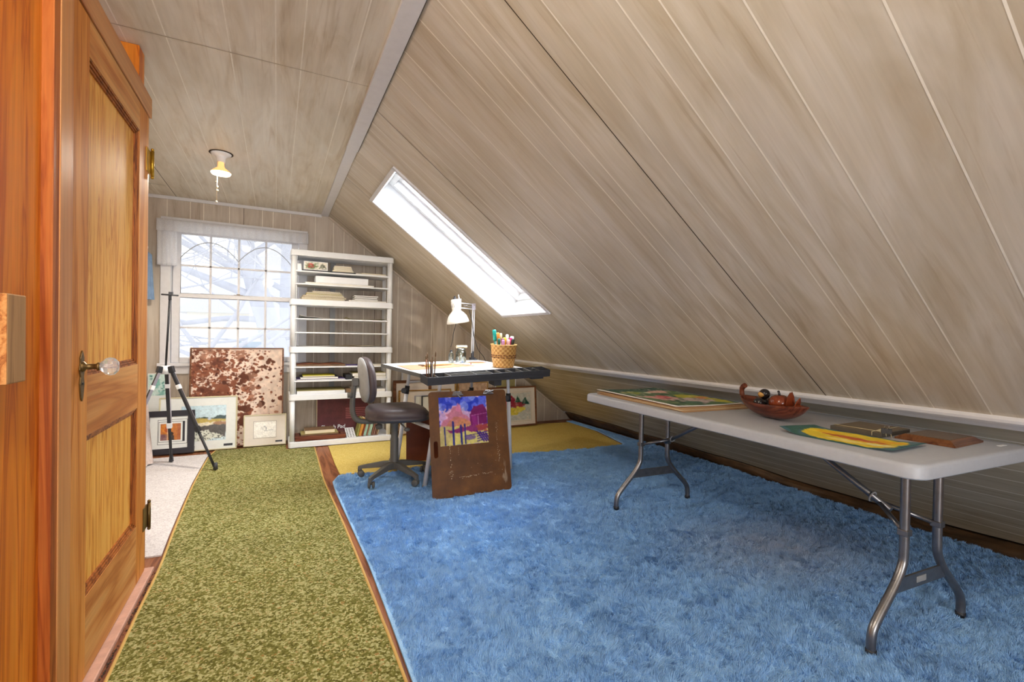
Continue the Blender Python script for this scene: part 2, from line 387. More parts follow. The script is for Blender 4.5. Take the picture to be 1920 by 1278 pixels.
# chair rail along the slope
w = MB()
prof = [(S_RAIL-.036, 0), (S_RAIL-.036, -.016), (S_RAIL-.026, -.022), (S_RAIL-.014, -.022), (S_RAIL-.009, -.016), (S_RAIL-.004, -.018), (S_RAIL+.028, -.018), (S_RAIL+.040, -.012), (S_RAIL+.042, 0)]
n_ = len(prof); vs = [(a, y, b) for y in (YF, YB) for a, b in prof]
w.add(vs, [(i, (i+1) % n_, n_+(i+1) % n_, n_+i) for i in range(n_)]+[tuple(range(n_)), tuple(range(2*n_-1, n_-1, -1))])
struct(w.build('trim_1', 'white_trim', matrix=SM))
# roof shell above, so that no daylight leaks at the foot of the slope
w = MB().bx(s_of_z(.25), 4.1, YF-.1, YB+.1, .02, .06); struct(w.build('roof_deck', 'seam', matrix=SM))
# flat ceiling
XL = -1.62
w = MB(); w.add([(XL, YF, ZC), (XR, YF, ZC), (XR, YB, ZC), (XL, YB, ZC)], [(0, 1, 2, 3)], 0)
for p, dark in groove_positions(-.827, XL, .40):
    hw = .0020 if dark else .0026; off = .006
    for (a, b) in ((YF, 2.385), (2.395, YB)):
        w.add([(p-hw, a, ZC-.0008), (p+hw, a, ZC-.0008), (p+hw, b, ZC-.0008), (p-hw, b, ZC-.0008)], [(0, 1, 2, 3)], 2 if dark else 1)
w.add([(XL, 2.3885, ZC-.0009), (.39, 2.3885, ZC-.0009), (.39, 2.3915, ZC-.0009), (XL, 2.3915, ZC-.0009)], [(0, 1, 2, 3)], 3)
w.add([(XL, 4.83, ZC-.0009), (-.84, 4.83, ZC-.0009), (-.84, 4.834, ZC-.0009), (XL, 4.834, ZC-.0009)], [(0, 1, 2, 3)], 2)
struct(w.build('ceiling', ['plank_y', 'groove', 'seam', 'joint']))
# ridge board between ceiling and slope (two lengths)
w = MB(); w.bx(.388, .464, YF, 3.235, ZC-.020, ZC-.0005); w.bx(.392, .462, 3.24, YB, ZC-.014, ZC-.0005)
w.bx(.462, .468, YF, 3.235, ZC-.016, ZC-.004, 1)
struct(w.build('trim_2', ['white_trim', 'seam'], bevel=.002))
# back gable wall with window opening
wx0, wx1, wz0, wz1 = -.865, .195, .785, 2.03
w = MB()
def wq(x0, x1, z0, z1): w.add([(x0, YB, z0), (x1, YB, z0), (x1, YB, z1), (x0, YB, z1)], [(0, 1, 2, 3)], 0)
wq(XL, wx0, 0, ZC); wq(wx0, wx1, 0, wz0); wq(wx0, wx1, wz1, ZC); wq(wx1, XR, 0, ZC)
w.add([(XR, YB, 0), (XR+ZC/SL, YB, 0), (XR, YB, ZC)], [(0, 1, 2)], 0)
for p, dark in groove_positions(-.294, XL, 3.4):
    hw = .002 if dark else .0028; top = ZC if p < XR else ZC-(p-XR)*SL
    segs = [(0, top)] if not wx0-.07 < p < wx1+.07 else [(0, wz0-.09), (wz1+.02, top)]
    for a, b in segs:
        w.add([(p-hw, YB-.0008, a), (p+hw, YB-.0008, a), (p+hw, YB-.0008, b), (p-hw, YB-.0008, b)], [(0, 1, 2, 3)], 2 if dark else 1)
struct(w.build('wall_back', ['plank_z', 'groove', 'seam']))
w = MB().bx(XL, .40, YB-.016, YB-.001, ZC-.030, ZC-.001); struct(w.build('trim_3', 'white_trim', bevel=.003))
# slim cover strip where the gable meets the slope
w = MB().bx(.02, s_of_z(.14), YB-.014, YB-.001, -.022, -.002); struct(w.build('trim_4', 'tan_trim', matrix=SM))
w = MB().bx(.3, 1.7, YB-.002, YB-.0008, -.006, -.0005); struct(w.build('trim_5', 'seam', matrix=SM))
# outer left wall and front gable behind the camera, opening added for fill light
w = MB().bx(XL-.1, XL, YF, YB, 0, ZC); struct(w.build('wall_left', 'plank_z'))
w = MB(); zf1_ = ZC-(1.08-XR)*SL; fx0, fx1, fz0, fz1 = -.64, 1.08, .30, 1.75
def fq(x0, x1, z0, z1): w.add([(x0, YF, z0), (x1, YF, z0), (x1, YF, z1), (x0, YF, z1)], [(0, 1, 2, 3)], 0)
fq(XL, fx0, 0, ZC); fq(fx0, fx1, 0, fz0); fq(fx0, XR, fz1, ZC); w.add([(XR, YF, fz1), (fx1, YF, fz1), (fx1, YF, zf1_), (XR, YF, ZC)], [(0, 1, 2, 3)], 0)
zf1 = ZC-(fx1-XR)*SL
w.add([(fx1, YF, 0), (XR+ZC/SL, YF, 0), (fx1, YF, zf1)], [(0, 1, 2)], 0)
struct(w.build('wall_front', 'plank_z'))

# ------------------------------------------------------------------ back window
w = MB()                                                           # casing, jamb and sill
w.bx(wx0-.075, wx0, YB-.020, YB, wz0-.005, wz1+.075); w.bx(wx1, wx1+.075, YB-.020, YB, wz0-.005, wz1+.075)
w.bx(wx0, wx1, YB-.020, YB, wz1, wz1+.075)
w.bx(wx0-.01, wx0, YB, YB+.13, wz0, wz1); w.bx(wx1, wx1+.01, YB, YB+.13, wz0, wz1); w.bx(wx0-.01, wx1+.01, YB, YB+.13, wz1, wz1+.01)
win = struct(w.build('window_1', 'white_trim', bevel=.003))
w = MB().bx(wx0-.09, wx1+.09, YB-.045, YB+.13, wz0-.028, wz0); w.bx(wx0-.075, wx1+.075, YB-.018, YB, wz0-.10, wz0-.028)
w.build('window_sill', 'white_trim', win, bevel=.003)
def sash(name, y, z0, z1, zm, top, bot):
    w = MB(); g0, g1 = -.80, .13
    w.bx(wx0+.004, g0, y, y+.035, z0, z1); w.bx(g1, wx1-.004, y, y+.035, z0, z1)
    w.bx(g0, g1, y, y+.035, z1-top, z1); w.bx(g0, g1, y, y+.035, z0, z0+bot)
    for k in (1, 2, 3): xm = g0+(g1-g0)*k/4; w.bx(xm-.0095, xm+.0095, y+.006, y+.030, z0+bot, z1-top)
    w.bx(g0, g1, y+.006, y+.030, zm-.009, zm+.009)
    o = w.build(name, 'white_trim', win, bevel=.002)
    q = MB(); q.add([(g0, y+.018, z0+bot), (g1, y+.018, z0+bot), (g1, y+.018, z1-top), (g0, y+.018, z1-top)], [(0, 1, 2, 3)])
    q.build('glass_pane', 'glass', o); return o
sash('upper_sash', YB+.065, 1.388, 2.026, 1.69, .05, .035)
lo = sash('lower_sash', YB+.024, wz0+.004, 1.428, 1.112, .038, .046)
w = MB(); w.tube([(-.335, YB+.042, 1.428), (-.335, YB+.042, 1.440)], .016, 12); w.bx(-.372, -.298, YB+.03, YB+.05, 1.428, 1.434)
w.build('sash_lock', 'bronze', win)

# ------------------------------------------------------------------ roof window
w = MB(); D = .24
w.add([(sk0, yk0, 0), (sk0, yk1, 0), (sk0, yk1, D), (sk0, yk0, D)], [(0, 1, 2, 3)])
w.add([(sk1, yk0, 0), (sk1, yk1, 0), (sk1+.05, yk1, D), (sk1+.05, yk0, D)], [(3, 2, 1, 0)])
w.add([(sk0, yk0, 0), (sk1, yk0, 0), (sk1+.05, yk0, D), (sk0, yk0, D)], [(3, 2, 1, 0)])
w.add([(sk0, yk1, 0), (sk1, yk1, 0), (sk1+.05, yk1, D), (sk0, yk1, D)], [(0, 1, 2, 3)])
sky = struct(w.build('window_2', 'white_paint', matrix=SM))
w = MB(); e = .022
w.bx(sk0-e, sk0+.004, yk0-e, yk1+e, -.012, 0); w.bx(sk1-.004, sk1+e, yk0-e, yk1+e, -.012, 0)
w.bx(sk0-e, sk1+e, yk0-e, yk0+.004, -.012, 0); w.bx(sk0-e, sk1+e, yk1-.004, yk1+e, -.012, 0)
w.build('window_trim', 'white_trim', sky, bevel=.002)
w = MB(); a0, a1, b0, b1 = sk0-.01, sk1+.06, yk0-.01, yk1+.01
def ring(w, i, z0, z1):
    w.bx(a0, a0+i, b0, b1, z0, z1); w.bx(a1-i, a1, b0, b1, z0, z1); w.bx(a0+i, a1-i, b0, b0+i, z0, z1); w.bx(a0+i, a1-i, b1-i, b1, z0, z1)
ring(w, .055, D-.045, D+.02)
fr = w.build('window_sash', 'white_paint', sky, bevel=.003)
w = MB(); ring(w, .085, D+.012, D+.045); w.build('outer_frame', 'white_trim', sky, bevel=.003)
w = MB().bx(a0+.055, a1-.055, b0+.055, b0+.085, D-.035, D-.012); w.build('vent_bar', 'lgrey', sky, bevel=.003)
w = MB().bx(a1-.085, a1-.03, b0+.05, b0+.12, D-.062, D-.045); w.build('latch', 'white_trim', sky, bevel=.003)
w = MB().add([(a0+.05, b0+.05, D+.02), (a1-.05, b0+.05, D+.02), (a1-.05, b1-.05, D+.02), (a0+.05, b1-.05, D+.02)], [(0, 1, 2, 3)])
w.build('glass_pane', 'glass', sky)

# ------------------------------------------------------------------ partition with the panelled door (left)
XD = -.512
w = MB(); w.bx(XD-.10, XD-.02, 1.30, 1.612, 0, ZC-.002)
struct(w.build('trim_6', 'pine', bevel=.003))                        # broad pine post board
w = MB(); w.bx(XD-.10, XD-.024, 1.612, 1.624, 0, ZC-.002, 0); w.bx(XD-.03, XD+.004, 1.585, 1.622, 0, 2.10, 0)
struct(w.build('trim_7', 'pine_dark', bevel=.002))
w = MB(); w.bx(XD-.06, XD+.006, 1.622, 1.708, 0, 2.105); struct(w.build('trim_8', 'casing', bevel=.003))
w = MB(); w.bx(XD-.06, XD+.006, 1.40, 2.600, 2.022, 2.108); struct(w.build('trim_9', 'casing_h', bevel=.003))
w = MB(); w.bx(XD-.06, XD-.004, 2.565, 2.600, 0, 2.022); struct(w.build('trim_10', 'casing', bevel=.003))
w = MB(); w.bx(-.66, XD-.006, 2.60, 2.604, 0, 2.02); w.bx(-.66, XD-.045, 1.6, 2.60, 0, .01); struct(w.build('trim_11', 'casing'))
# stub of framing between head casing and ceiling
w = MB(); w.bx(-.70, -.535, 2.515, 2.60, 2.06, ZC-.001, 0); struct(w.build('trim_12', ['pine'], bevel=.002))
# threshold strip in front of the door
w = MB(); w.bx(XD-.03, XD+.030, 1.40, 2.60, 0, .020); struct(w.build('door_sill', plain('worn_sill', S(206, 160, 140), .6, var=.12), bevel=.004))
# door: stiles and rails, recessed panels
y0, y1, z0, z1 = 1.713, 2.562, .024, 2.018
pU = (1.846, 2.425, .944, 1.905); pL = (1.846, 2.425, .268, .762)
w = MB(); xf = XD; xb = XD-.038
w.bx(xb, xf, y0, pU[0], z0, z1); w.bx(xb, xf, pU[1], y1, z0, z1)
w.bx(xb, xf, pU[0], pU[1], pU[3], z1, 1); w.bx(xb, xf, pU[0], pU[1], pL[3], pU[2], 1); w.bx(xb, xf, pU[0], pU[1], z0, pL[2], 1)
M['rail_wood'] = wood('fir_rail', 1, S(216, 156, 92), S(206, 138, 74), S(184, 112, 54), .6, .6, 1.0)
door = struct(w.build('door_1', ['fir_dark', 'rail_wood']))
for (a, b_, c, d_) in (pU, pL):
    w = MB(); w.bx(xf-.026, xf-.016, a, b_, c, d_); w.build('door_panel', 'fir', door)
    w = MB()
    for i in range(3):
        e0 = .008*i; e1 = e0+.0065; x_ = xf-.002-.004*i
        w.bx(xf-.018, x_, a+e0, b_-e0, d_-e1, d_-e0); w.bx(xf-.018, x_, a+e0, b_-e0, c+e0, c+e1)
        w.bx(xf-.018, x_, b_-e1, b_-e0, c+e0, d_-e0); w.bx(xf-.018, x_, a+e0, a+e1, c+e0, d_-e0)
    w.build('panel_moulding', wood('moulding_%d' % int(c*100), 2, S(178, 104, 48), S(150, 82, 34), S(108, 52, 20), 2.0), door)
# escutcheon, knob
TD = Matrix(((0, 0, 1, xf), (1, 0, 0, 1.796), (0, 1, 0, .945), (0, 0, 0, 1)))      # local x -> world y, local y -> world z, local z -> +x
pl_ = [(.010, -.055), (.017, -.02), (.012, .0), (.020, .022), (.013, .042), (.015, .056), (.006, .070), (0, .078)]
poly = pl_+[(-x, y) for x, y in reversed(pl_[:-1])]+[(-.006, -.066), (0, -.072), (.006, -.066)]
w = MB().prism(poly, 0, .004, TD); es = w.build('lock_plate', 'bronze', door, bevel=.001)
TK = TD @ Tm((0, .030, .004))
w = MB().lathe([(.015, 0), (.015, .004), (.008, .008), (.008, .030), (.012, .034), (.012, .040), (0, .040)], 16, TK); kn = w.build('knob', 'bronze', door)
w = MB(); w.lathe([(0, .040), (.013, .041), (.024, .052), (.027, .062), (.025, .074), (.016, .082), (0, .084)], 8, TK, 0, False)
w.build('glass_knob', 'crystal', kn)
w = MB().tube([TD @ Vector((0, -.02, .004)), TD @ Vector((0, -.02, .006))], .004, 8); w.build('keyhole', 'black', es)
for hz, hm in ((1.775, 'brass'), (.205, 'bronze')):
    w = MB(); w.bx(XD-.002, XD+.003, 2.530, 2.602, hz, hz+.10); w.tube([(XD+.008, 2.604, hz-.006), (XD+.008, 2.604, hz+.106)], .007, 12)
    w.ball((XD+.008, 2.604, hz+.112), .007, n=10, m=6); w.ball((XD+.008, 2.604, hz-.011), .007, n=10, m=6)
    w.build('hinge', hm, door)
# block of timber screwed to the post
bt = thing('timber_block', 'short weathered timber block fixed to the pine post at far left', 'wood block', (XD-.02, 1.195, .972))
w = MB(); w.bx(0, .052, .092, .172, 0, .183, 0); w.build('timber', 'block', bt, bevel=.003)
w = MB(); w.bx(.0005, .0515, .0908, .0922, .001, .182, 0); w.build('end_grain', 'endgrain', bt)

# ================================================================== floor coverings
def flat_poly(name, poly, z0, z1, mat, sub=None):
    return MB().prism(poly, z0, z1).build(name, mat)
# green runner carpet with sewn edge
gl = [(-.478, 4.955), (-.508, 4.689), (-.510, 3.984), (-.497, 3.466), (-.480, 2.996), (-.463, 2.60), (-.461, 2.193), (-.456, 1.835), (-.45, 1.0), (-.45, -.6)]
gr = [(.372, -.6), (.372, 1.443), (.369, 1.8), (.364, 2.15), (.356, 2.55), (.346, 2.95), (.333, 3.312), (.322, 3.693), (.326, 4.2), (.331, 4.77), (.090, 4.775), (.090, 4.97)]
gp = gl+gr
M['green'] = carpet('olive_loop_carpet', [(.16, S(74, 72, 30)), (.36, S(108, 106, 50)), (.52, S(134, 132, 74)), (.68, S(188, 186, 134)), (.82, S(150, 108, 52))], 135, .9)
gc = thing('green_carpet', 'olive green loop pile carpet runner lying between door and blue rug', 'carpet', (0, 0, 0))
MB().prism(gp, .0005, .009).build('pile', 'green', gc)
M['binding'] = plain('yellow_binding', S(206, 168, 96), .8)
for side in (gl, gr[:-2]):
    MB().tube(smoothpath([(x, y, .0068) for x, y in side], 5), .0062, 8).build('edge_binding', 'binding', gc)
# white carpet remnant under the tripod
M['white_carpet'] = carpet('white_carpet', [(.2, S(206, 198, 198)), (.5, S(228, 222, 222)), (.8, S(240, 236, 234))], 170, .5, (.92, 1.05))
wc = MB().prism([(-1.55, 4.85), (-.515, 4.84), (-.521, 4.689), (-.523, 3.984), (-.510, 3.466), (-.494, 2.996), (-.482, 2.75), (-1.55, 2.75)], .0005, .008).build('white_carpet', 'white_carpet')
tag(wc, 'off-white carpet remnant on the floor under the tripod easel', 'carpet')
# yellow rug
M['yellow'] = carpet('yellow_carpet', [(.2, S(204, 174, 84)), (.5, S(220, 194, 108)), (.8, S(232, 210, 134))], 200, .35, (.90, 1.06))
yr = MB().prism([(.452, 4.70), (.442, 4.1), (.446, 3.775), (.83, 3.70), (1.3, 3.78), (1.92, 3.83), (2.667, 3.74), (3.15, 3.745), (3.30, 4.4), (3.315, 4.98), (2.9, 5.02), (1.085, 5.0), (1.085, 4.775), (.452, 4.772)], .0008, .008).build('yellow_rug', 'yellow')
tag(yr, 'flat mustard yellow rug lying beyond the blue rug below the desk', 'rug')
# blue shag rug: backing slab plus pile blades
bp = [(.384, -.2), (.390, 1.437), (.395, 1.87), (.397, 2.249), (.384, 2.763), (.370, 3.356), (.374, 3.60), (.43, 3.745), (.83, 3.67), (1.3, 3.75), (1.92, 3.80), (2.667, 3.71), (3.15, 3.71), (3.195, 3.80), (3.335, 4.4), (3.345, 5.06), (3.43, 5.05), (3.44, 4.2), (3.425, 3.2), (3.385, 2.2), (3.33, 1.3), (3.33, -.2)]
M['blue'] = None
m, t, b = newmat('blue_shag'); v = coords(t)
f1 = nz(t, v, 420, 2, .6); f2 = nz(t, v, 1.5, 4, .6, .6); f3 = nz(t, v, 11, 4, .65)
r = ramp(t, [(.25, S(122, 178, 238)), (.5, S(158, 206, 250)), (.75, S(202, 230, 254))]); t.links.new(f1, r.inputs['Fac'])
r2 = ramp(t, [(.3, (.86, .88, .92, 1)), (.7, (1.08, 1.06, 1.03, 1))]); t.links.new(f2, r2.inputs['Fac'])
c = mixc(t, 1.0, r.outputs['Color'], r2.outputs['Color'], 'MULTIPLY')
r3 = ramp(t, [(.3, (.84, .86, .9, 1)), (.62, (1.07, 1.06, 1.05, 1))]); t.links.new(f3, r3.inputs['Fac'])
c = mixc(t, 1.0, c, r3.outputs['Color'], 'MULTIPLY')
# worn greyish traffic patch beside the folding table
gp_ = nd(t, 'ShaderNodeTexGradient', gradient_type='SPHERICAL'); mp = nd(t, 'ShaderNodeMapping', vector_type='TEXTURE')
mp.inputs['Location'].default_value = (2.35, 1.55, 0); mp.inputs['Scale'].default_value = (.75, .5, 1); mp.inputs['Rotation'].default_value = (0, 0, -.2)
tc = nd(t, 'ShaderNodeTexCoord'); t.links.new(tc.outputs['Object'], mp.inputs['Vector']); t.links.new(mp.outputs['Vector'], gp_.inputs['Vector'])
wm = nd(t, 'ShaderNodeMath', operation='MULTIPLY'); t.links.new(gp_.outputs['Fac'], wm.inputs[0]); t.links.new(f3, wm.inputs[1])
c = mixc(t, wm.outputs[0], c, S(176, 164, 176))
t.links.new(c, b.inputs['Base Color']); b.inputs['Roughness'].default_value = .9; b.inputs['Specular IOR Level'].default_value = .15
M['blue'] = m
br = thing('blue_rug', 'sky blue shaggy rug covering the floor under folding table and desk', 'rug', (0, 0, 0))
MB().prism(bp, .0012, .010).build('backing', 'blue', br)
def inside(px, py, poly):
    m_ = np.zeros(px.shape, bool); n = len(poly)
    for i in range(n):
        x1, y1 = poly[i]; x2, y2 = poly[(i+1) % n]
        if y1 == y2: continue
        m_ ^= ((y1 > py) != (y2 > py)) & (px < (x2-x1)*(py-y1)/(y2-y1)+x1)
    return m_
def smooth_noise(x, y, k, seed):
    r_ = np.random.default_rng(seed); g = r_.random((64, 64))*2-1; xi = (x*k) % 60; yi = (y*k+7) % 60
    x0 = xi.astype(int); y0_ = yi.astype(int); fx = xi-x0; fy = yi-y0_; fx = fx*fx*(3-2*fx); fy = fy*fy*(3-2*fy)
    return (g[y0_, x0]*(1-fx)+g[y0_, x0+1]*fx)*(1-fy)+(g[y0_+1, x0]*(1-fx)+g[y0_+1, x0+1]*fx)*fy
# places where furniture feet press the pile flat
FEET = []
for yl_ in (.185, 1.635):
    for sx_ in (-1, 1): u_ = .415+.292*sx_; FEET.append((1.714+u_*math.cos(-.05)-yl_*math.sin(-.05), .695+u_*math.sin(-.05)+yl_*math.cos(-.05), .022))
FEET += [(.887+u_*math.cos(.19)-v_*math.sin(.19), 3.13+u_*math.sin(.19)+v_*math.cos(.19), .023) for u_, v_ in ((.072, .075), (.095, .615), (.835, .075), (.785, .56))]
FEET += [(.79+.255*math.cos(math.radians(d)), 3.49+.255*math.sin(math.radians(d)), .038) for d in (147, 221, 293, 16, 83)]
N = 1700000
px = RNG.uniform(.36, 3.44, N); py = .1+5.0*RNG.random(N)**1.5; ok = inside(px, py, bp)
for fx_, fy_, fr_ in FEET: ok &= np.hypot(px-fx_, py-fy_) > fr_
ok &= ~((py > 2.922) & (py < 2.965) & (px > .912) & (px < 1.50))           # pile pressed flat under the propped board
ok &= inside(px-.012, py, bp) & inside(px+.012, py, bp) & inside(px, py-.012, bp) & inside(px, py+.012, bp)
px, py = px[ok], py[ok]; N = len(px)
d_ = np.hypot(px, py)
cl_ = np.clip(.5+.62*smooth_noise(px, py, 47, 21)+.30*smooth_noise(px, py, 19, 22), 0, 1); h = RNG.uniform(.003, .008, N)+.017*cl_*(1+.25*smooth_noise(px, py, 6, 5)); wd_ = .0012+.0012*d_
h *= np.where(py > 3.8, .35, 1.0)
lx = .005*smooth_noise(px, py, 1.7, 1)+.006*smooth_noise(px, py, 14, 2)+.011*smooth_noise(px, py, 58, 6)+RNG.normal(0, .005, N)
ly = .005*smooth_noise(px, py, 1.7, 3)+.006*smooth_noise(px, py, 14, 4)+.011*smooth_noise(px, py, 58, 7)+RNG.normal(0, .005, N)
keep = np.ones(N, bool); qx, qy = px+lx, py+ly
for fx_, fy_, fr_ in FEET: keep &= (np.hypot(qx-fx_, qy-fy_) > fr_) & (np.hypot(qx-lx*.5-fx_, qy-ly*.5-fy_) > fr_)
keep &= ~((qy > 2.926) & (qy < 2.962) & (qx > .914) & (qx < 1.498))
px, py, lx, ly, h, wd_ = (q_[keep] for q_ in (px, py, lx, ly, h, wd_)); N = len(px)
an = RNG.uniform(0, 2*PI, N); cx, cy = np.cos(an)*wd_*.5, np.sin(an)*wd_*.5
V = np.empty((N, 3, 3), np.float32); z_ = np.full(N, .009)
V[:, 0] = np.stack([px-cx, py-cy, z_], 1); V[:, 1] = np.stack([px+cx, py+cy, z_], 1); V[:, 2] = np.stack([px+lx, py+ly, z_+h], 1)
me = bpy.data.meshes.new('pile'); me.vertices.add(3*N); me.vertices.foreach_set('co', V.ravel())
me.loops.add(3*N); me.loops.foreach_set('vertex_index', np.arange(3*N, dtype=np.int32))
me.polygons.add(N); me.polygons.foreach_set('loop_start', np.arange(0, 3*N, 3, dtype=np.int32)); me.polygons.foreach_set('loop_total', np.full(N, 3, np.int32))
me.materials.append(M['blue']); me.update(calc_edges=True)
po = bpy.data.objects.new('pile', me); COL.objects.link(po); po.parent = br; po['kind'] = 'stuff'
# crumpled brown paper along the foot of the slope
M['kraft'] = plain('kraft_paper', S(84, 60, 36), .6, var=.5, nscale=6, bmp=.5)
def kraft(u, v):
    y = -.4+5.55*u; q = smooth_noise(np.array([y]), np.array([3.1]), 5, 8)[0]; q2 = smooth_noise(np.array([y]), np.array([9.3+v*.5]), 11, 12)[0]
    p = SM @ Vector((s_of_z(z_low(y))+.004, y, -.004))
    xr = np.interp(y, [-.4, 1.3, 2.2, 3.2, 4.2, 5.2], [3.33, 3.33, 3.385, 3.425, 3.44, 3.43])
    base = Vector((xr+.030+.004*q, y, .008)); pt = p.lerp(base, v)
    return pt+Vector((-.008*math.sin(PI*v)*(1+q2), 0, .008*math.sin(PI*v)*(q+q2)))
kp = MB().grid(kraft, 260, 8).build('kraft_paper', 'kraft', solid=.0015)
tag(kp, 'crumpled brown kraft paper strip along the foot of the sloped wall', 'paper')
# scattered grit beside the door sill
g = MB()
for i in range(150):
    y = random.choice((2.44, 2.28, 2.2, 1.95, 1.9, 2.5))+random.gauss(0, .05); x = -.4835+random.gauss(0, .003); r_ = random.uniform(.001, .003)
    if -.488 < x < -.478: g.ball((x+.008, y, .0005+r_*.7), r_, r_*1.6, r_*.7, 5, 4)
dg_ = g.build('debris', plain('dark_debris', S(70, 56, 48), .9)); tag(dg_, 'dark crumbs of debris in the gap beside the door sill', 'debris', kind='stuff')

# ================================================================== white plastic shelving unit
YS0, YS1 = 4.79, 5.135; XS0, XS1 = .108, 1.055
sh = thing('shelving_unit', 'tall white plastic shelving unit in front of the back wall beside the window', 'shelf', (XS0, YS0, 0))
def shl(x, y, z): return (x-XS0, y-YS0, z)
WS, DS = XS1-XS0, YS1-YS0
for zt, zb in ((1.855, 1.800), (1.396, 1.342), (.952, .897), (.506, .451), (.062, .010)):
    w = MB(); p_ = rrect(0, WS, 0, DS, .022, 4); p2 = rrect(.006, WS-.006, .006, DS-.006, .018, 4)
    w.prism(p_, zb, zt-.006); w.prism(p2, zt-.006, zt)
    for k in range(1, 9): w.bx(.03, WS-.03, DS*k/9-.003, DS*k/9+.003, zb-.002, zb)
    w.build('shelf_board', 'white', sh, bevel=.003)
for zt in (1.664, 1.545, 1.219, 1.090, .766, .634):
    w = MB(); w.bx(.045, WS-.045, .006, DS-.02, zt-.013, zt); w.build('insert_shelf', 'white', sh, bevel=.002)
for zb, zt in ((.062, .451), (.506, .897), (.952, 1.342), (1.396, 1.800)):
    for px_ in (.030, WS-.030):
        for py_ in (.030, DS-.030):
            w = MB(); w.tube([(px_, py_, zb), (px_, py_, zt)], .0215, 16); w.build('post', 'white', sh)
for px_ in (.03, WS-.03):
    for py_ in (.03, DS-.03):
        MB().tube([(px_, py_, 0), (px_, py_, .012)], .024, 12).build('foot', 'lgrey', sh)
for zb, zt in ((.506, .897), (.952, 1.342), (1.396, 1.800)):
    MB().bx(.375, .425, DS-.02, DS-.008, zb, zt).build('rear_upright', 'lgrey', sh)
    MB().bx(.0525, .0560, .012, DS-.03, zb, zt).build('side_panel', 'white', sh)
    for py_ in (.03, DS-.06): MB().bx(WS-.0565, WS-.0525, py_, py_+.014, zb, zt).build('side_strip', 'white', sh)

# ================================================================== folding table
TX, TY, TZ, TA = 1.714, .695, .722, -.05
ft = thing('folding_table', 'long white plastic folding table with grey steel legs beside the sloped wall', 'table', (TX, TY, .0105), (0, 0, TA)); TZ -= .0105
TWd, TLn = .745, 1.84
w = MB(); r0 = .055
n0 = len(rrect(0, TWd, 0, TLn, r0, 6))
lay = [(0.004, TZ-.048), (0, TZ-.044), (0, TZ-.012), (.004, TZ-.004), (.012, TZ)]
vs = []
for e, z in lay:
    for x, y in rrect(e, TWd-e, e, TLn-e, max(r0-e, .01), 6): vs.append((x, y, z))
for x, y in rrect(.016, TWd-.016, .016, TLn-.016, r0-.016, 6): vs.append((x, y, TZ-.048))
for x, y in rrect(.016, TWd-.016, .016, TLn-.016, r0-.016, 6): vs.append((x, y, TZ-.022))
nl = len(lay); fs = []
for k in range(nl-1): fs += [(k*n0+i, k*n0+(i+1) % n0, (k+1)*n0+(i+1) % n0, (k+1)*n0+i) for i in range(n0)]
fs += [(i, nl*n0+i, nl*n0+(i+1) % n0, (i+1) % n0) for i in range(n0)]
fs += [(nl*n0+i, (nl+1)*n0+i, (nl+1)*n0+(i+1) % n0, nl*n0+(i+1) % n0) for i in range(n0)]
fs += [tuple((nl-1)*n0+i for i in range(n0)), tuple((nl+1)*n0+i for i in reversed(range(n0)))]
w.add(vs, fs, 0, True); tt = w.build('tabletop', 'table', ft)
md = tt.modifiers.new('edge', 'EDGE_SPLIT'); md.split_angle = .7
w = MB(); w.bx(.62, .665, .05, .062, TZ, TZ+.0015); w.build('moulded_mark', 'white', ft)
cx_ = .415
for yl, sgn in ((.185, 1), (1.635, -1)):
    for sx_ in (-1, 1):
        p_ = smoothpath([(cx_+sx_*.108, yl, TZ-.03), (cx_+sx_*.108, yl, .50), (cx_+sx_*.109, yl, .33), (cx_+sx_*.118, yl, .275), (cx_+sx_*.16, yl, .215), (cx_+sx_*.25, yl, .125), (cx_+sx_*.283, yl, .085), (cx_+sx_*.292, yl, .045), (cx_+sx_*.292, yl, .012)], 5)
        lg = MB().tube(p_, .0150, 14).build('leg', 'steel', ft)
        MB().tube([(cx_+sx_*.292, yl, .003), (cx_+sx_*.292, yl, .02)], .0165, 14).build('foot_cap', 'black', lg)
        MB().tube([(cx_+sx_*.108, yl-.0165, .40), (cx_+sx_*.108, yl-.0145, .40)], .006, 10).build('rivet', 'chrome', lg)
    w = MB(); w.bx(cx_-.165, cx_+.165, yl-.004, yl+.004, .185, .235)
    if sgn == 1: w.bx(cx_-.03, cx_+.03, yl-.0055, yl+.0055, .200, .222, 1)
    w.build('lower_brace', ['steel', 'lgrey'], ft, bevel=.001)
    # folding stay: two thin bars joining into one tube under the top
    b2 = Vector((cx_, yl+sgn*.135, .445)); c2 = Vector((cx_, yl+sgn*.56, TZ-.03))
    for sx_ in (-1, 1):
        a_ = Vector((cx_+sx_*.108, yl, .395)); w = MB(); w.tube([a_, b2+Vector((sx_*.006, 0, 0))], .0085, 8); w.build('stay_arm', 'steel', ft)
        w = MB(); w.bx(cx_+sx_*.108-.017, cx_+sx_*.108+.017, yl-.017, yl+.017, .385, .408); w.build('stay_bracket', 'steel', ft, bevel=.003)
    w = MB(); w.tube([b2+(b2-c2)*.08, b2.lerp(c2, .45), c2], [.0135, .0115, .0085], 10); w.build('folding_stay', 'steel', ft)
    w = MB(); w.tube([b2+Vector((.019*math.cos(a), sgn*.030-.006*math.sin(a), .014+.019*math.sin(a))) for a in [2*PI*k/12 for k in range(13)]], .0035, 8); w.build('lock_ring', 'lgrey', ft)
w = MB(); w.bx(.10, .13, .1, TLn-.1, TZ-.045, TZ-.022); w.bx(TWd-.13, TWd-.10, .1, TLn-.1, TZ-.045, TZ-.022); w.build('under_rail', 'steel', ft); TZ += .0105

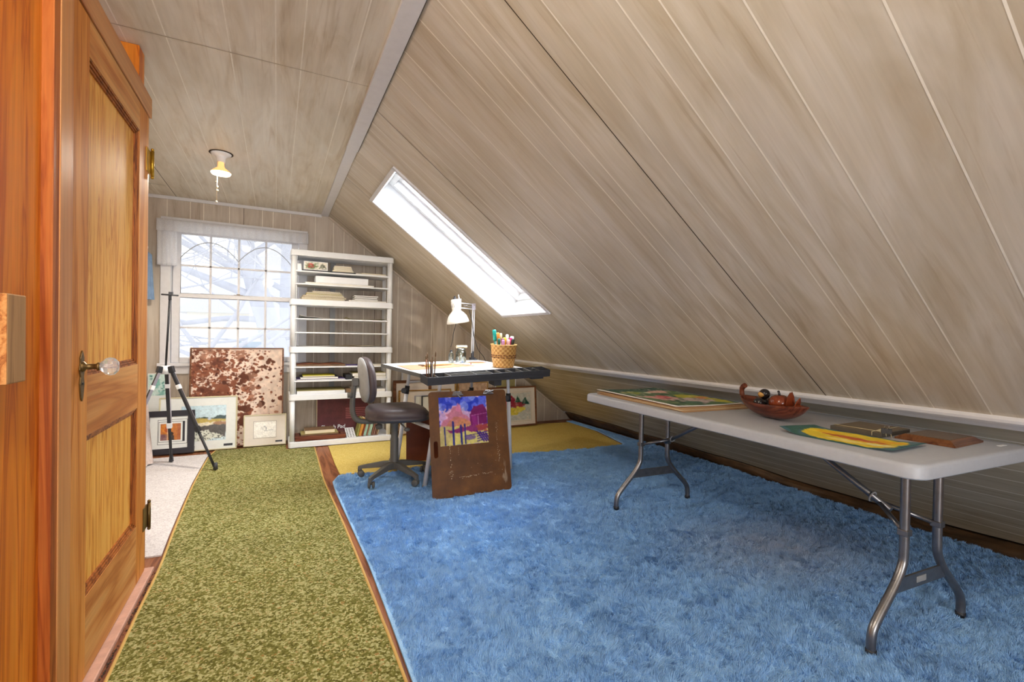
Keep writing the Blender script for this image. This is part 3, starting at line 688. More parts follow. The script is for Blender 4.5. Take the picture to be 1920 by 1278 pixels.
# ================================================================== drafting desk
DO = (.887, 3.13, 0); DA = .19; DTU, DTV, DZ = .020, .042, .816
def dz(u, v): return DZ+u*DTU+v*DTV
TT = Matrix(((1, 0, 0, 0), (0, 1, 0, 0), (DTU, DTV, 1, DZ), (0, 0, 0, 1)))           # board frame: z follows the tilted board
DW = Matrix.Translation(DO) @ Matrix.Rotation(DA, 4, 'Z')
def dworld(u, v, h=0): return DW @ Vector((u, v, dz(u, v)+h))
dk = thing('drafting_desk', 'white drafting desk with black pencil tray, on tubular white legs behind the propped board', 'desk', DO, (0, 0, DA))
w = MB(); w.bx(0, .91, 0, .70, -.020, 0, 0, TT); w.build('desk_board', 'white', dk, bevel=.002)
w = MB(); w.bx(-.006, 0, -.005, .705, -.024, .002, 0, TT); w.build('edge_strip', 'grey', dk, bevel=.001)
# black tray: outer box with compartments
w = MB(); t0, t1, v0, v1 = -.012, 1.075, -.112, -.004; zt, zb = .004, -.050; TTb = TT; TT = TT @ Matrix(((1, 0, 0, 0), (0, 1, 0, 0), (0, .13, 1, .0005), (0, 0, 0, 1)))
w.bx(t0, t1, v0, v0+.006, zb, zt, 0, TT); w.bx(t0, t1, v1-.006, v1, zb+.02, zt, 0, TT)
w.bx(t0, t0+.006, v0, v1, zb, zt, 0, TT); w.bx(t1-.006, t1, v0, v1, zb+.01, zt, 0, TT); w.bx(t0, t1, v0, v1, zb+.020, zb+.026, 0, TT)
for u_ in (.07, .17, .38, .52, .60, .70, .80, .88, .97): w.bx(u_-.0028, u_+.0028, v0+.005, v1-.005, zb+.02, zt-.0005, 1, TT)
w.bx(.175, .515, -.072, -.068, zb+.02, zt-.001, 1, TT); w.bx(.175, .515, -.042, -.038, zb+.02, zt-.001, 1, TT)
w.bx(.885, 1.07, -.058, -.053, zb+.02, zt-.001, 0, TT)
w.bx(.535, .600, -.104, -.03, -.092, zb+.02, 0, TT); w.bx(.90, 1.02, -.095, -.02, -.068, zb+.012, 0, TT)
w.build('pencil_tray', ['char', 'grey'], dk, bevel=.0015)
w = MB(); w.tube([TT @ Vector((.01, -.104, -.05)), TT @ Vector((.01, -.104, .004))], .007, 10); w.build('tray_corner', 'lgrey', dk); TT = TTb
# legs (telescopic: fat outer tube, thin inner tube, clamp with knob)
def leg(u0, u1, v, zc, ztop, foot_v=None):
    fv = v if foot_v is None else foot_v
    def at(z): k = z/ztop; z = max(z, .0135); return Vector((u1+(u0-u1)*k, fv+(v-fv)*k, z))
    lg = MB().tube([at(0.014), at(zc)], .0165, 14).build('leg', 'white_metal', dk)
    MB().tube([at(zc-.02), at(ztop)], .0130, 14).build('inner_tube', 'white_metal', lg)
    cl = MB().tube([at(zc-.035), at(zc+.03)], .0195, 14).build('clamp', 'black', lg)
    p = at(zc-.005)
    MB().tube([p+Vector((-.018, -.012, 0)), p+Vector((-.030, -.02, 0))], .006, 8).tube([p+Vector((-.030, -.020, .0)), p+Vector((-.043, -.030, .0))], .022, 14).build('clamp_knob', 'char', cl)
    MB().tube([at(0.0105), at(.022)], .0175, 14).build('leg_cap', 'lgrey', lg)
    return at
L1 = leg(.195, .072, .075, .625, dz(.195, .075)-.02); L2 = leg(.205, .095, .615, .64, dz(.2, .615)-.02)
L3 = leg(.790, .835, .075, .60, dz(.79, .075)-.02); L4 = leg(.755, .785, .56, .60, dz(.755, .56)-.02)
for A, B_ in ((L1, L2), (L3, L4)):
    MB().tube([A(.415), B_(.415)], .0145, 12).build('side_bar', 'white_metal', dk)
MB().tube([L2(.70), L4(.70)], .010, 10).build('rear_bar', 'white_metal', dk)
for u_ in (.16, .74): MB().bx(u_, u_+.08, .03, .60, -.04, -.02, 0, TT).build('tilt_bracket', 'white_metal', dk)

# ================================================================== office chair
chair = thing('office_chair', 'low brown vinyl drafting chair on a grey five-star base beside the desk', 'chair', (.79, 3.49, .0105), (0, 0, -.05))
A0 = -.05
for k, deg in enumerate((147, 221, 293, 16, 83)):
    a = math.radians(deg)-A0; R_ = .255; d = Vector((math.cos(a), math.sin(a), 0)); n = Vector((-d.y, d.x, 0))
    w = MB(); vs = []
    for r_, hw, z0_, z1_ in ((.018, .030, .085, .135), (.09, .025, .088, .128), (R_-.02, .017, .070, .095), (R_+.018, .015, .056, .085), (R_+.022, .012, .045, .080)):
        for sx_, z in ((-1, z0_), (1, z0_), (.72, z1_), (-.72, z1_)): vs.append(d*r_+n*hw*sx_+Vector((0, 0, z)))
    fs = [(i*4+j, i*4+(j+1) % 4, i*4+4+(j+1) % 4, i*4+4+j) for i in range(4) for j in range(4)]+[(3, 2, 1, 0), (16, 17, 18, 19)]
    w.add(vs, fs); lg = w.build('base_leg', 'grey', chair, bevel=.004, seg=3)
    c0 = d*R_; w = MB()
    for sg in (-1, 1):
        T = Matrix.Translation(c0+n*.5*0+Vector((0, 0, .0245+.004))) @ Matrix.Rotation(a+.6, 4, 'Z') @ Matrix.Translation((0, sg*.014, 0)) @ Matrix.Rotation(PI/2, 4, 'X')
        w.lathe([(0, -.009), (.018, -.009), (.0235, -.005), (.0235, .005), (.018, .009), (0, .009)], 18, T)
    w.tube([c0+Vector((0, 0, .03)), c0+Vector((0, 0, .068))], .007, 10); w.build('caster', 'grey', lg)
w = MB(); w.lathe([(0, .075), (.034, .08), (.036, .12), (.030, .14), (.030, .30), (.026, .31), (.0255, .40), (.030, .405), (.030, .44), (0, .44)], 20)
w.build('gas_column', 'grey', chair)
w = MB(); w.bx(-.10, .10, -.07, .07, .432, .455); w.bx(-.19, -.08, -.028, .028, .436, .452); w.build('seat_plate', 'char', chair, bevel=.004)
w = MB(); w.tube([(.02, -.06, .44), (.03, -.12, .425), (.05, -.155, .405)], .006, 8); w.ball((.058, -.165, .395), .022, .012, .014); w.build('height_lever', 'grey', chair)
w = MB(); w.tube([(-.12, -.03, .43), (-.12, -.05, .41)], .006, 8); w.tube([(-.12, -.045, .418), (-.12, -.058, .395)], .024, 14); w.build('tension_knob', 'grey', chair)
# seat: rounded cushion with waterfall front and rear lip
def sil(t_):       # plan outline, superellipse wider at the front
    c_, s_ = math.cos(t_), math.sin(t_); e = .62
    x = math.copysign(abs(c_)**e, c_)*.222; y = math.copysign(abs(s_)**e, s_)*(.205+.02*c_); return x, y
def ringpts(k, z, n=40): return [(sil(2*PI*i/n)[0]*k+.015, sil(2*PI*i/n)[1]*k, z) for i in range(n)]
w = MB(); n = 40; vs = []
lay = [(.90, .452), (.99, .456), (1.0, .468), (.985, .476), (1.0, .482), (1.01, .500), (.985, .522), (.90, .540), (.72, .549), (.4, .545), (.02, .541)]
for k, z in lay:
    for i, (x, y, zz) in enumerate(ringpts(k, z, n)):
        zz += (.012*max(0, -x/.22)**2*(z > .48)-.016*max(0, (x-.10)/.13)**2*(z > .50)); vs.append((x, y, zz))
L_ = len(lay); fs = [(k*n+i, k*n+(i+1) % n, (k+1)*n+(i+1) % n, (k+1)*n+i) for k in range(L_-1) for i in range(n)]
fs.append(tuple((L_-1)*n+i for i in range(n)))
w.add(vs, fs, 0, True); seat = w.build('seat', 'vinyl', chair)
w = MB(); vs = [p for k, z in ((.6, .447), (.94, .449), (1.0, .455), (1.0, .468)) for p in ringpts(k, z, n)]
w.add(vs, [(k*n+i, k*n+(i+1) % n, (k+1)*n+(i+1) % n, (k+1)*n+i) for k in range(3) for i in range(n)]+[tuple(reversed(range(n)))], 0, True); w.build('seat_shell', 'char', seat)
# J-shaped back bar with bellows cover
jp = smoothpath([(-.08, 0, .440), (-.19, 0, .438), (-.262, 0, .452), (-.295, 0, .50), (-.300, 0, .58), (-.292, 0, .68), (-.285, 0, .745)], 8)
w = MB(); rr = [.0175+.0028*(i % 2) for i in range(len(jp)*2)]
jp2 = []
for i in range(len(jp)-1): jp2 += [jp[i], jp[i].lerp(jp[i+1], .5)]
w.tube(jp2, rr[:len(jp2)], 12); w.build('back_bar', 'grey', chair)
w = MB(); w.bx(-.305, -.262, -.022, .022, .70, .755); w.build('back_bracket', 'grey', chair, bevel=.004)
w = MB(); w.tube([(-.30, -.01, .635), (-.335, -.01, .635)], .020, 12); w.build('back_knob', 'grey', chair)
# backrest: curved pad with pale rear shell
def padpt(u, v, off, k=1.0):
    t_ = 2*PI*u; c_, s_ = math.cos(t_), math.sin(t_)
    y = math.copysign(abs(c_)**.7, c_)*.185*v*k; z = math.copysign(abs(s_)**.8, s_)*.160*v*k
    return (-.238+off+.022*(y/.2)**2-.09*z, y, .742+z)
def shell(offs, name, mat, parent):
    w = MB(); n = 36; vs = []
    for v, off in offs:
        for i in range(n): vs.append(padpt(i/n, v, off))
    fs = [(k*n+i, k*n+(i+1) % n, (k+1)*n+(i+1) % n, (k+1)*n+i) for k in range(len(offs)-1) for i in range(n)]
    fs += [tuple(reversed(range(n))), tuple((len(offs)-1)*n+i for i in range(n))]
    w.add(vs, fs, 0, True); return w.build(name, mat, parent)
bk = shell([(.02, -.022), (.6, -.020), (.93, -.010), (1.0, .002), (1.0, .010)], 'back_shell', 'lgrey', chair)
shell([(.98, .010), (1.03, .018), (1.03, .040), (.98, .056), (.85, .068), (.55, .076), (.02, .074)], 'back_pad', 'vinyl', chair)

# ================================================================== drawing board propped in front of the desk
LB = math.atan2(.22, .655); HB = .70; WB = .575
db = thing('drawing_board', 'worn brown hardboard drawing board with two clips propped against the white desk', 'drawing board', (.918, 2.935, .012), (-LB*.62, 0, 0))
poly = rrect(0, WB, 0, HB, .022, 5); TBd = Matrix(((1, 0, 0, 0), (0, 0, -1, 0), (0, 1, 0, 0), (0, 0, 0, 1)))     # poly in x-z plane, thickness along +y
hole = rrect(.022, .052, .262, .372, .014, 6)
m, t, b = newmat('worn_hardboard'); v = coords(t, (1, 1, 1))
f1 = nz(t, v, 7, 5, .6); r = ramp(t, [(.3, S(82, 48, 14)), (.55, S(108, 66, 22)), (.75, S(128, 82, 30))]); t.links.new(f1, r.inputs['Fac'])
f2 = nz(t, coords(t, (16, 1, 2.2)), 1.0, 5, .7); f3 = nz(t, v, 3.2, 2, .5)
mm = nd(t, 'ShaderNodeMath', operation='MULTIPLY'); t.links.new(f2, mm.inputs[0]); t.links.new(f3, mm.inputs[1])
r2 = ramp(t, [(.40, (0, 0, 0, 1)), (.46, (.55, .55, .55, 1))]); t.links.new(mm.outputs[0], r2.inputs['Fac'])
c = mixc(t, r2.outputs['Color'], r.outputs['Color'], S(200, 178, 146)); t.links.new(c, b.inputs['Base Color']); b.inputs['Roughness'].default_value = .5
M['worn'] = m
w = MB(); nP, nH = len(poly), len(hole)
for z in (0, .006):                       # faces with a slot: bridge outline and hole through a quad strip
    pass
bm = bmesh.new()
ov = [bm.verts.new((x, 0, z)) for x, z in poly]; hv = [bm.verts.new((x, 0, z)) for x, z in hole]
oe = [bm.edges.new((ov[i], ov[(i+1) % nP])) for i in range(nP)]; he = [bm.edges.new((hv[i], hv[(i+1) % nH])) for i in range(nH)]
bmesh.ops.triangle_fill(bm, use_beauty=True, use_dissolve=False, edges=oe+he)
rex = bmesh.ops.extrude_face_region(bm, geom=bm.faces[:]); bmesh.ops.translate(bm, vec=(0, .006, 0), verts=[g for g in rex['geom'] if isinstance(g, bmesh.types.BMVert)])
bmesh.ops.recalc_face_normals(bm, faces=bm.faces)
board_bm = bm
rs = random.Random(3)
w = MB()
def streak(x, z0_, z1_, wd2):
    n = 14; pts = [(x+rs.gauss(0, wd2*.5), z0_+(z1_-z0_)*i/n) for i in range(n+1)]
    for (xa, za) in pts:
        if rs.random() < .75:
            a_ = rs.uniform(.3, 1)*wd2; h_ = (z1_-z0_)/n*rs.uniform(.3, .8); w.add([(xa-a_*.5, -.0004, za-h_*.5), (xa+a_*.3, -.0004, za-h_*.3), (xa+a_*.5, -.0004, za+h_*.5), (xa-a_*.3, -.0004, za+h_*.4)], [(0, 1, 2, 3)])
streak(.135, .12, .33, .006); streak(.132, .13, .17, .014); streak(.485, .25, .45, .004); streak(.492, .20, .30, .008); streak(.49, .42, .47, .010); streak(.195, .27, .32, .004)
for i in range(40):
    x_ = rs.uniform(.19, .44); z_0 = .118+.05*(x_-.19)+rs.gauss(0, .003); a_ = rs.uniform(.002, .010); w.add([(x_, -.0004, z_0), (x_+a_, -.0004, z_0+.001), (x_+a_*.8, -.0004, z_0+.003), (x_-.001, -.0004, z_0+.002)], [(0, 1, 2, 3)])
for i in range(30):
    x_ = rs.uniform(.1, .55); z_0 = rs.uniform(.1, .5); a_ = rs.uniform(.001, .004); w.add([(x_, -.0004, z_0), (x_+a_, -.0004, z_0), (x_+a_, -.0004, z_0+a_), (x_, -.0004, z_0+a_*.7)], [(0, 1, 2, 3)])
nv = [board_bm.verts.new(p) for p in w.v]
for f_ in w.f: board_bm.faces.new([nv[i] for i in f_]).material_index = 1
me = bpy.data.meshes.new('board'); board_bm.to_mesh(me); board_bm.free(); me.materials.append(M['worn']); me.materials.append(plain('cream_stain', S(206, 186, 152), .7))
bo = bpy.data.objects.new('board', me); COL.objects.link(bo); bo.parent = db
for cx2, tw in ((.205, .55), (.435, -.25)):
    w = MB(); w.prism([(-.036, 0), (.036, 0), (.030, .026), (-.030, .026)], 0, .005, Matrix.Translation((cx2, -.001, HB-.030)) @ TBd, 0)
    w.tube([(cx2-.04, -.008, HB-.026), (cx2+.04, -.008, HB-.026)], .005, 8); w.tube([(cx2-.02, -.006, HB-.004), (cx2+.02, -.006, HB-.004)], .004, 8, 1)
    w.tube([(cx2-.010, -.010, HB-.018), (cx2-.01+.05*(1 if tw < 0 else .6), -.016, HB-.018+(.012 if tw < 0 else -.03))], .005, 8)
    w.build('clip', ['steel', 'chrome'], db, bevel=.001)
for cx2 in (.018, WB-.02):
    MB().tube([(cx2, -.0008, HB-.02), (cx2, -.002, HB-.02)], .003, 8).build('screw', 'bronze', db)
# purple landscape sheet clipped to the board
ps = thing('barn_painting', 'bright purple and blue watercolour of a barn and posts clipped to the brown board', 'painting', (.918, 2.935, .012), (-LB*.62, 0, 0))
cv = Canvas(150, 130, (226, 190, 214))
cv.poly([(0, 0), (1, 0), (1, .34), (.8, .28), (.6, .32), (.45, .2), (.3, .18), (0, .32)], (88, 104, 226), 1, .25, 1)
cv.band(.60, 1, (30, 52, 190), .8, 5, 4); cv.band(0, .36, (150, 168, 240), .6, 6, 5)
cv.poly([(0, .3), (.35, .22), (.65, .33), (.65, .7), (0, .7)], (228, 180, 214), .85, .2, 11)
cv.poly([(0, .62), (.22, .33), (.33, .16), (.43, .2), (.50, .36), (.62, .42), (.62, .64), (0, .68)], (204, 126, 150), 1, .12, 2)
cv.poly([(.05, .64), (.2, .48), (.38, .42), (.6, .46), (.6, .66)], (206, 130, 104), .8, .15, 3); cv.ell(.39, .23, .06, .1, (226, 132, 176), .7, .1, 6)
cv.poly([(0, .62), (1, .6), (1, 1), (0, 1)], (222, 208, 118), 1, .06, 7); cv.band(.62, 1, (236, 232, 220), 0, 6, 3)
cv.poly([(0, .64), (.05, .58), (.3, .62), (.16, 1), (0, 1)], (196, 178, 120), .8, .1, 8)
cv.poly([(.12, .70), (.45, .62), (.95, .58), (1, .68), (.7, .76), (.3, .74)], (130, 28, 110), .9, .12, 9); cv.ell(.5, .56, .14, .07, (208, 138, 96), .8, .1, 4)
cv.poly([(.72, .62), (1, .58), (1, .76), (.8, .74)], (176, 74, 60), .8, .1, 5)
cv.poly([(.62, .38), (.72, .22), (.92, .18), (1.0, .34), (.98, .58), (.64, .62)], (116, 20, 92), 1, .03, 3)
cv.poly([(.66, .40), (.78, .42), (.78, .60), (.67, .62)], (150, 40, 130), .7, .03, 2); cv.line(.80, .42, .80, .6, .008, (206, 150, 200)); cv.line(.66, .41, .98, .37, .006, (190, 110, 170))
for x_, a0_, w_ in ((.10, .62, .012), (.27, .52, .020), (.43, .60, .018), (.51, .58, .014)): cv.line(x_, a0_, x_+.005, .98, w_, (38, 42, 128))
cv.ell(.62, .86, .12, .05, (110, 84, 150), .8, .05); cv.line(.5, .82, .74, .80, .008, (70, 50, 120))
for k in range(4): cv.line(.76+.06*k, .74+.02*k, .90+.05*k, .96, .016, (70, 32, 120)); cv.line(.76, .80+.05*k, .98, .76+.05*k, .010, (60, 40, 130))
px0, px1, pz0, pz1 = .068, .420, .335, .660
cv.build('painted_sheet', lambda u, v: (px0+.018*(1-v)*0+(px1-px0)*u, -.0016-.002*math.sin(PI*v)*0, pz1-(pz1-pz0)*v), ps, thick=.0008)

# ================================================================== things on the shelves
def pad(name, label, cat, x0, x1, yd, z0, th, body, cover=None, group=None, y0=None, rz=0.0, spiral=None, edge=None):
    """a drawing pad: page block with a cover sheet and, where it has one, a wire spiral along the front"""
    y0 = YS0+.012 if y0 is None else y0; W_ = x1-x0
    if cover is None and spiral is None:
        o = MB().bx(-W_/2, W_/2, 0, yd, 0, th).build(name, body, None, ((x0+x1)/2, y0, z0), (0, 0, rz), bevel=.0015)
        return tag(o, label, cat, group)
    t_ = thing(name, label, cat, ((x0+x1)/2, y0, z0), (0, 0, rz), group)
    MB().bx(-W_/2, W_/2, 0, yd, 0, th-.0025).build('pages', body, t_, bevel=.001)
    MB().bx(-W_/2-.001, W_/2+.001, -.001, yd, th-.0025, th).build('cover', cover or body, t_)
    if spiral:
        w = MB(); n = max(6, int(W_/.011)); r_ = th*.46
        for i in range(n):
            x = -W_/2+W_*(i+.5)/n; w.tube([(x, -.002+r_*.8*math.cos(a), th*.5+r_*.88*math.sin(a)) for a in [PI*.5+PI*k/5 for k in range(6)]], .0010, 5)
        w.build('wire_spiral', spiral, t_)
    return t_
M['yellow_paper'] = plain('yellow_green_cover', S(196, 184, 40), .6, var=.1)
M['olive_paper'] = plain('olive_cover', S(170, 158, 104), .7)
M['kraftpad'] = plain('kraft_cover', S(196, 170, 132), .7)
M['dkgrey_pad'] = plain('dark_grey_cover', S(62, 60, 64), .6)
M['purple_pad'] = plain('purple_cover', S(108, 92, 150), .6)
M['browncloth'] = plain('brown_cover', S(120, 92, 66), .7, var=.2)
zA, zB, zC, zD, zE, zF, zG, zH, zI, z0_ = 1.665, 1.546, 1.397, 1.220, 1.091, .953, .767, .635, .507, .0635
# top level
pad('portfolio', 'thin black portfolio lying under the picture box on the topmost insert shelf', 'portfolio', .206, .685, .27, zA, .010, 'black')
bx_ = thing('picture_box', 'small white box printed with red and green flowers on the topmost insert shelf', 'box', (.325, YS0+.03, zA+.011))
MB().bx(-.105, .105, 0, .07, 0, .082).build('carton', 'white', bx_, bevel=.002)
cv = Canvas(60, 24, (236, 230, 216)); cv.ell(.32, .55, .24, .34, (150, 160, 120), 1, .2, 1); cv.ell(.28, .5, .12, .32, (206, 84, 76), 1, .15, 2); cv.ell(.27, .5, .05, .14, (232, 150, 130))
cv.band(.55, .7, (90, 110, 80), .6, 8, 3); cv.put(cv.X > .62, (232, 226, 212)); cv.ell(.80, .5, .10, .26, (150, 150, 130), 1, .1, 4); cv.line(.66, .8, .78, .25, .025, (120, 120, 104)); cv.line(.78, .25, .95, .75, .025, (120, 120, 104)); cv.ell(.85, .55, .025, .08, (60, 60, 60)); cv.line(.78, .88, .96, .88, .02, (60, 64, 80))
cv.build('printed_front', lambda u, v: (-.098+.196*u, -.0008, .077-.072*v), bx_)
pad('white_roll_box', 'small white paper packet at the left end of the topmost insert shelf', 'packet', .165, .20, .2, zA, .06, 'white')
for i, (a, b_, th) in enumerate(((.475, .665, .014), (.487, .655, .013), (.485, .650, .013), (.492, .645, .013))):
    pad('small_sketchbook', 'small pale sketchbook, %s of the four stacked on the black portfolio' % ('lowest', 'second from bottom', 'third from bottom', 'topmost')[i], 'sketchbook', a, b_, .13, zA+.011+.0145*i, th, 'cream', 'paper', 'small pale sketchbooks', YS0+.02)
for i, (a, b_) in enumerate(((.69, .99), (.74, .975))):
    pad('paper_stack', ('wide', 'narrower upper')[i]+' sheaf of white paper at the right of the topmost insert shelf', 'paper', a, b_, .25, zA+.008*i, .0075, ('paper', 'cream')[i], None, 'paper sheaves at upper right')
# second level
pad('drawing_pad', 'broad white drawing pad lowest on the second insert shelf', 'drawing pad', .235, .86, .27, zB, .014, 'paper')
pad('paper_ream', 'thick white ream of paper lying on a pad on the second insert shelf', 'paper', .325, .805, .24, zB+.015, .062, 'white', None)
# third level: spiral pads
for i, (a, b_, cvr, th) in enumerate(((.205, .585, 'cream', .013), (.205, .600, 'kraftpad', .012), (.215, .580, 'cream', .013), (.245, .565, 'yellow_paper', .012), (.248, .560, 'cream', .012), (.30, .545, 'paper', .012))):
    pad('spiral_pad', 'spiral bound pad, %s of the six stacked at left above the second board' % ('lowest', 'second from bottom', 'third from bottom', 'yellow edged fourth', 'fifth', 'topmost')[i], 'sketch pad', a, b_, .26, zC+.0142*i, th, 'cream', cvr, 'left stack of spiral pads', YS0+.014+.002*i, 0, 'lgrey')
for i, (a, b_, cvr, th) in enumerate(((.625, .985, 'paper', .012), (.68, .90, 'dkgrey_pad', .016), (.685, .895, 'dkgrey_pad', .016), (.68, .905, 'dkgrey_pad', .014))):
    pad('spiral_pad', 'spiral pad, %s of the four stacked at right above the second board' % ('wide white lowest', 'second from bottom', 'third from bottom', 'topmost')[i], 'sketch pad', a, b_, .24, zC+(0, .014, .032, .050)[i], th, 'paper', cvr, 'right stack of spiral pads', YS0+.014+.002*i, 0, 'white')
# loose sheets
def sheet(name, label, x0, x1, z0, amp, seed, mat='paper', yd=.26, y0=None, th=.0012):
    y0 = YS0+.014 if y0 is None else y0
    def fn(u, v):
        k = max(0.0, .18-u)/.18
        return ((x1-x0)*u, yd*v, amp*(.5+.5*math.sin(u*5+seed))*(.35+.65*(1-v))*(.15+.85*abs(math.sin(u*3+seed)))+amp*1.6*k*k*(1-v))
    o = MB().grid(fn, 24, 8).build(name, mat, None, (x0, y0, z0+th), None, solid=th)
    return tag(o, label, 'paper')
sheet('paper_sheet', 'curling white sheet with raised left corner on insert shelf under the second board', .19, .62, zD, .014, 1)
sheet('paper_sheet', 'greenish sheet of paper on the right of the insert shelf under the second board', .60, .99, zD+.003, .007, 2.4, 'olive_paper')
sheet('paper_sheet', 'small curled white sheet alone on the empty insert shelf', .60, .82, zE, .010, .6, 'paper', .2)
sheet('paper_sheet', 'white sheet at left on the middle shelf board', .17, .54, zF, .006, 3.0)
sheet('paper_sheet', 'tan sheet at centre on the middle shelf board', .50, .75, zF+.003, .004, 1.2, 'kraftpad')
sheet('paper_sheet', 'pale sheet at right on the middle shelf board', .66, .88, zF+.006, .005, 2, 'cream')
# painted brown sheets
cvb = Canvas(90, 40, (150, 92, 68)); cvb.band(.55, 1, (184, 116, 84), .8, 7, 1); cvb.band(0, .40, (104, 56, 48), .8, 8, 2); cvb.band(.62, 1, (206, 150, 70), .5, 14, 3)
pb = thing('painted_sheets', 'rust brown painted sheets under the lower middle board at left', 'painting', (.17, YS0+.015, zG+.001))
MB().bx(0, .43, 0, .26, 0, .014).build('sheet_pile', 'browncloth', pb, bevel=.001)
cvb.build('painted_top', lambda u, v: (.43*u, -.001+.26*(1-v), .0145+.010*math.sin(u*6)**2*(1-v*.5)), pb)
pad('art_print', 'blue and white print at centre of the shelf with rust brown painted sheets', 'print', .615, .75, .2, zG, .006, 'paper', 'purple_pad')
pad('paper_stack', 'long sheaf of grey paper behind the chair back at right below the middle board', 'paper', .76, .99, .26, zG, .010, 'cream', 'paper', None)
# pads with yellow cover
pad('purple_pad', 'purple covered pad beneath the yellow topped pad at left', 'sketch pad', .172, .60, .27, zH, .012, 'paper', 'purple_pad', None, None, 0, 'lgrey')
pad('sketch_pad', 'white sketch pad beneath the yellow pad at left', 'sketch pad', .205, .535, .24, zH+.0135, .018, 'paper', 'dkgrey_pad', None)
pad('legal_pad', 'bright yellow-green pad topping the left pile of pads', 'sketch pad', .225, .505, .22, zH+.033, .012, 'cream', 'yellow_paper')
pad('black_folder', 'black folder between the two pad piles above the lower middle board', 'folder', .605, .665, .22, zH, .045, 'black')
pad('thick_pad', 'thick white pad with olive cover, lower one behind the chair back', 'sketch pad', .685, .992, .26, zH, .030, 'paper', 'olive_paper', 'thick pads behind the chair back')
pad('thick_pad', 'thick white pad with olive cover, upper one behind the chair back', 'sketch pad', .67, .988, .25, zH+.031, .030, 'paper', 'olive_paper', 'thick pads behind the chair back')
# fourth board
pad('foam_board', 'thick white board pad lying at left on the fourth shelf board', 'board', .175, .60, .28, zI, .030, 'white', 'olive_paper')
pad('brown_pouch', 'small brown pouch beside the white board pad on the fourth shelf board', 'pouch', .61, .66, .12, zI, .036, 'browncloth')
pad('white_pad', 'white pad left of the grey one on the fourth shelf board', 'sketch pad', .665, .82, .24, zI, .034, 'paper', 'paper')
pad('grey_pad', 'grey topped white pad at the right end of the fourth shelf board', 'sketch pad', .83, .985, .24, zI, .030, 'paper', 'lgrey')
# bottom board: tray of frames, maroon sketch pad, bubble sheet, leaning books
M['mahogany'] = wood('mahogany', 0, S(120, 66, 44), S(98, 48, 32), S(74, 32, 22), 1.2, .4)
tr = thing('wooden_tray', 'dark brown wooden frame lying flat at left on the bottom shelf', 'frame', (.165, YS0+.012, z0_))
w = MB(); w.bx(0, .45, 0, .045, 0, .042); w.bx(0, .45, .165, .205, 0, .042); w.bx(0, .045, .045, .165, 0, .042); w.bx(.405, .45, .045, .165, 0, .042); w.build('frame_border', 'mahogany', tr, bevel=.006)
MB().bx(.045, .405, .045, .165, .015, .020).build('frame_panel', 'olive_paper', tr)
pad('flat_picture', 'grey wooden picture frame lying on the dark brown frame', 'frame', .215, .545, .17, z0_+.043, .018, 'browncloth', 'olive_paper', None, YS0+.03)
bk_ = pad('hardback_book', 'hardback book with mottled brown cover topping the flat frames', 'book', .25, .515, .16, z0_+.062, .032, 'cream', 'browncloth', None, YS0+.035)
sp = thing('sketch_pad', 'large maroon sketch pad standing upright at the back of the bottom shelf', 'sketch pad', (.365, 5.03, z0_+.002), (-.08, 0, 0))
MB().bx(0, .50, 0, .014, 0, .372).build('pages', 'cream', sp); MB().bx(.006, .50, -.002, 0, 0, .372).build('cover', 'maroon', sp)
TX_ = Matrix(((1, 0, 0, 0), (0, 0, -1, -.0026), (0, 1, 0, 0), (0, 0, 0, 1)))
text_obj('Sketch Pad', .052, 'white', sp, Matrix.Translation((.040, 0, .056)) @ TX_, 'cover_title', .0003, .12)
w = MB()
for k in range(6): w.bx(.275, .47-.03*(k == 5), -.0026, -.002, .245-.019*k, .256-.019*k)
w.build('printed_panel', plain('faded_print', S(168, 96, 100), .6), sp)
bb = thing('bubble_sheet', 'white studded plastic sheet slanting between frames and books on the bottom shelf', 'plastic sheet', (.624, YS0+.012, z0_+.001), (.30, 0, 0))
w = MB(); w.bx(0, .085, 0, .20, 0, .004); w.build('sheet', 'white', bb)
w = MB()
for i in range(3):
    for j in range(6): w.bx(.008+.026*i, .022+.026*i, .012+.030*j, .026+.030*j, .004, .0046)
o = w.build('holes', 'grey', bb); o['kind'] = 'stuff'
bxs = .715
for i, (c_, th, hh) in enumerate((((150, 146, 78), .018, .185), ((196, 136, 60), .030, .18), ((150, 66, 34), .012, .175), ((150, 178, 160), .028, .185), ((176, 120, 90), .010, .18), ((158, 186, 164), .030, .185), ((134, 92, 74), .018, .19), ((150, 110, 96), .016, .18), ((120, 80, 60), .016, .16), ((184, 160, 130), .014, .15))):
    nm = ('olive', 'ochre', 'rust red', 'wide pale green', 'thin tan', 'second pale green', 'brown', 'dusty rose', 'dark brown', 'cream')[i]
    lean = .24; kx = bxs+sum((.018, .030, .012, .028, .010, .030, .018, .016, .016, .014)[:i])*1.055+.0012*i
    bo_ = thing('book', '%s book in the leaning row at right on the bottom shelf' % nm, 'book', (kx, YS0+.04, z0_+th*math.sin(lean)+.0005), (0, lean, 0), 'leaning row of books')
    mt_ = plain('book_cloth_%d' % i, S(*c_), .7, var=.15)
    MB().bx(0, th, 0, .002, 0, hh).bx(0, .0018, 0, .135, 0, hh).bx(th-.0018, th, 0, .135, 0, hh).build('cover', mt_, bo_)
    MB().bx(.002, th-.002, .003, .131, .004, hh-.004).build('pages', 'cream', bo_)

# ================================================================== things on the desk
def dthing(name, label, cat, u, v, rz=0, h=.0005, group=None):
    p = dworld(u, v, h); return thing(name, label, cat, p, (.042*math.cos(rz)-.02*math.sin(rz)*0, -.02*math.cos(rz)-.042*math.sin(rz)*0, DA+rz) if abs(rz) < .5 else (0, 0, DA+rz), group)
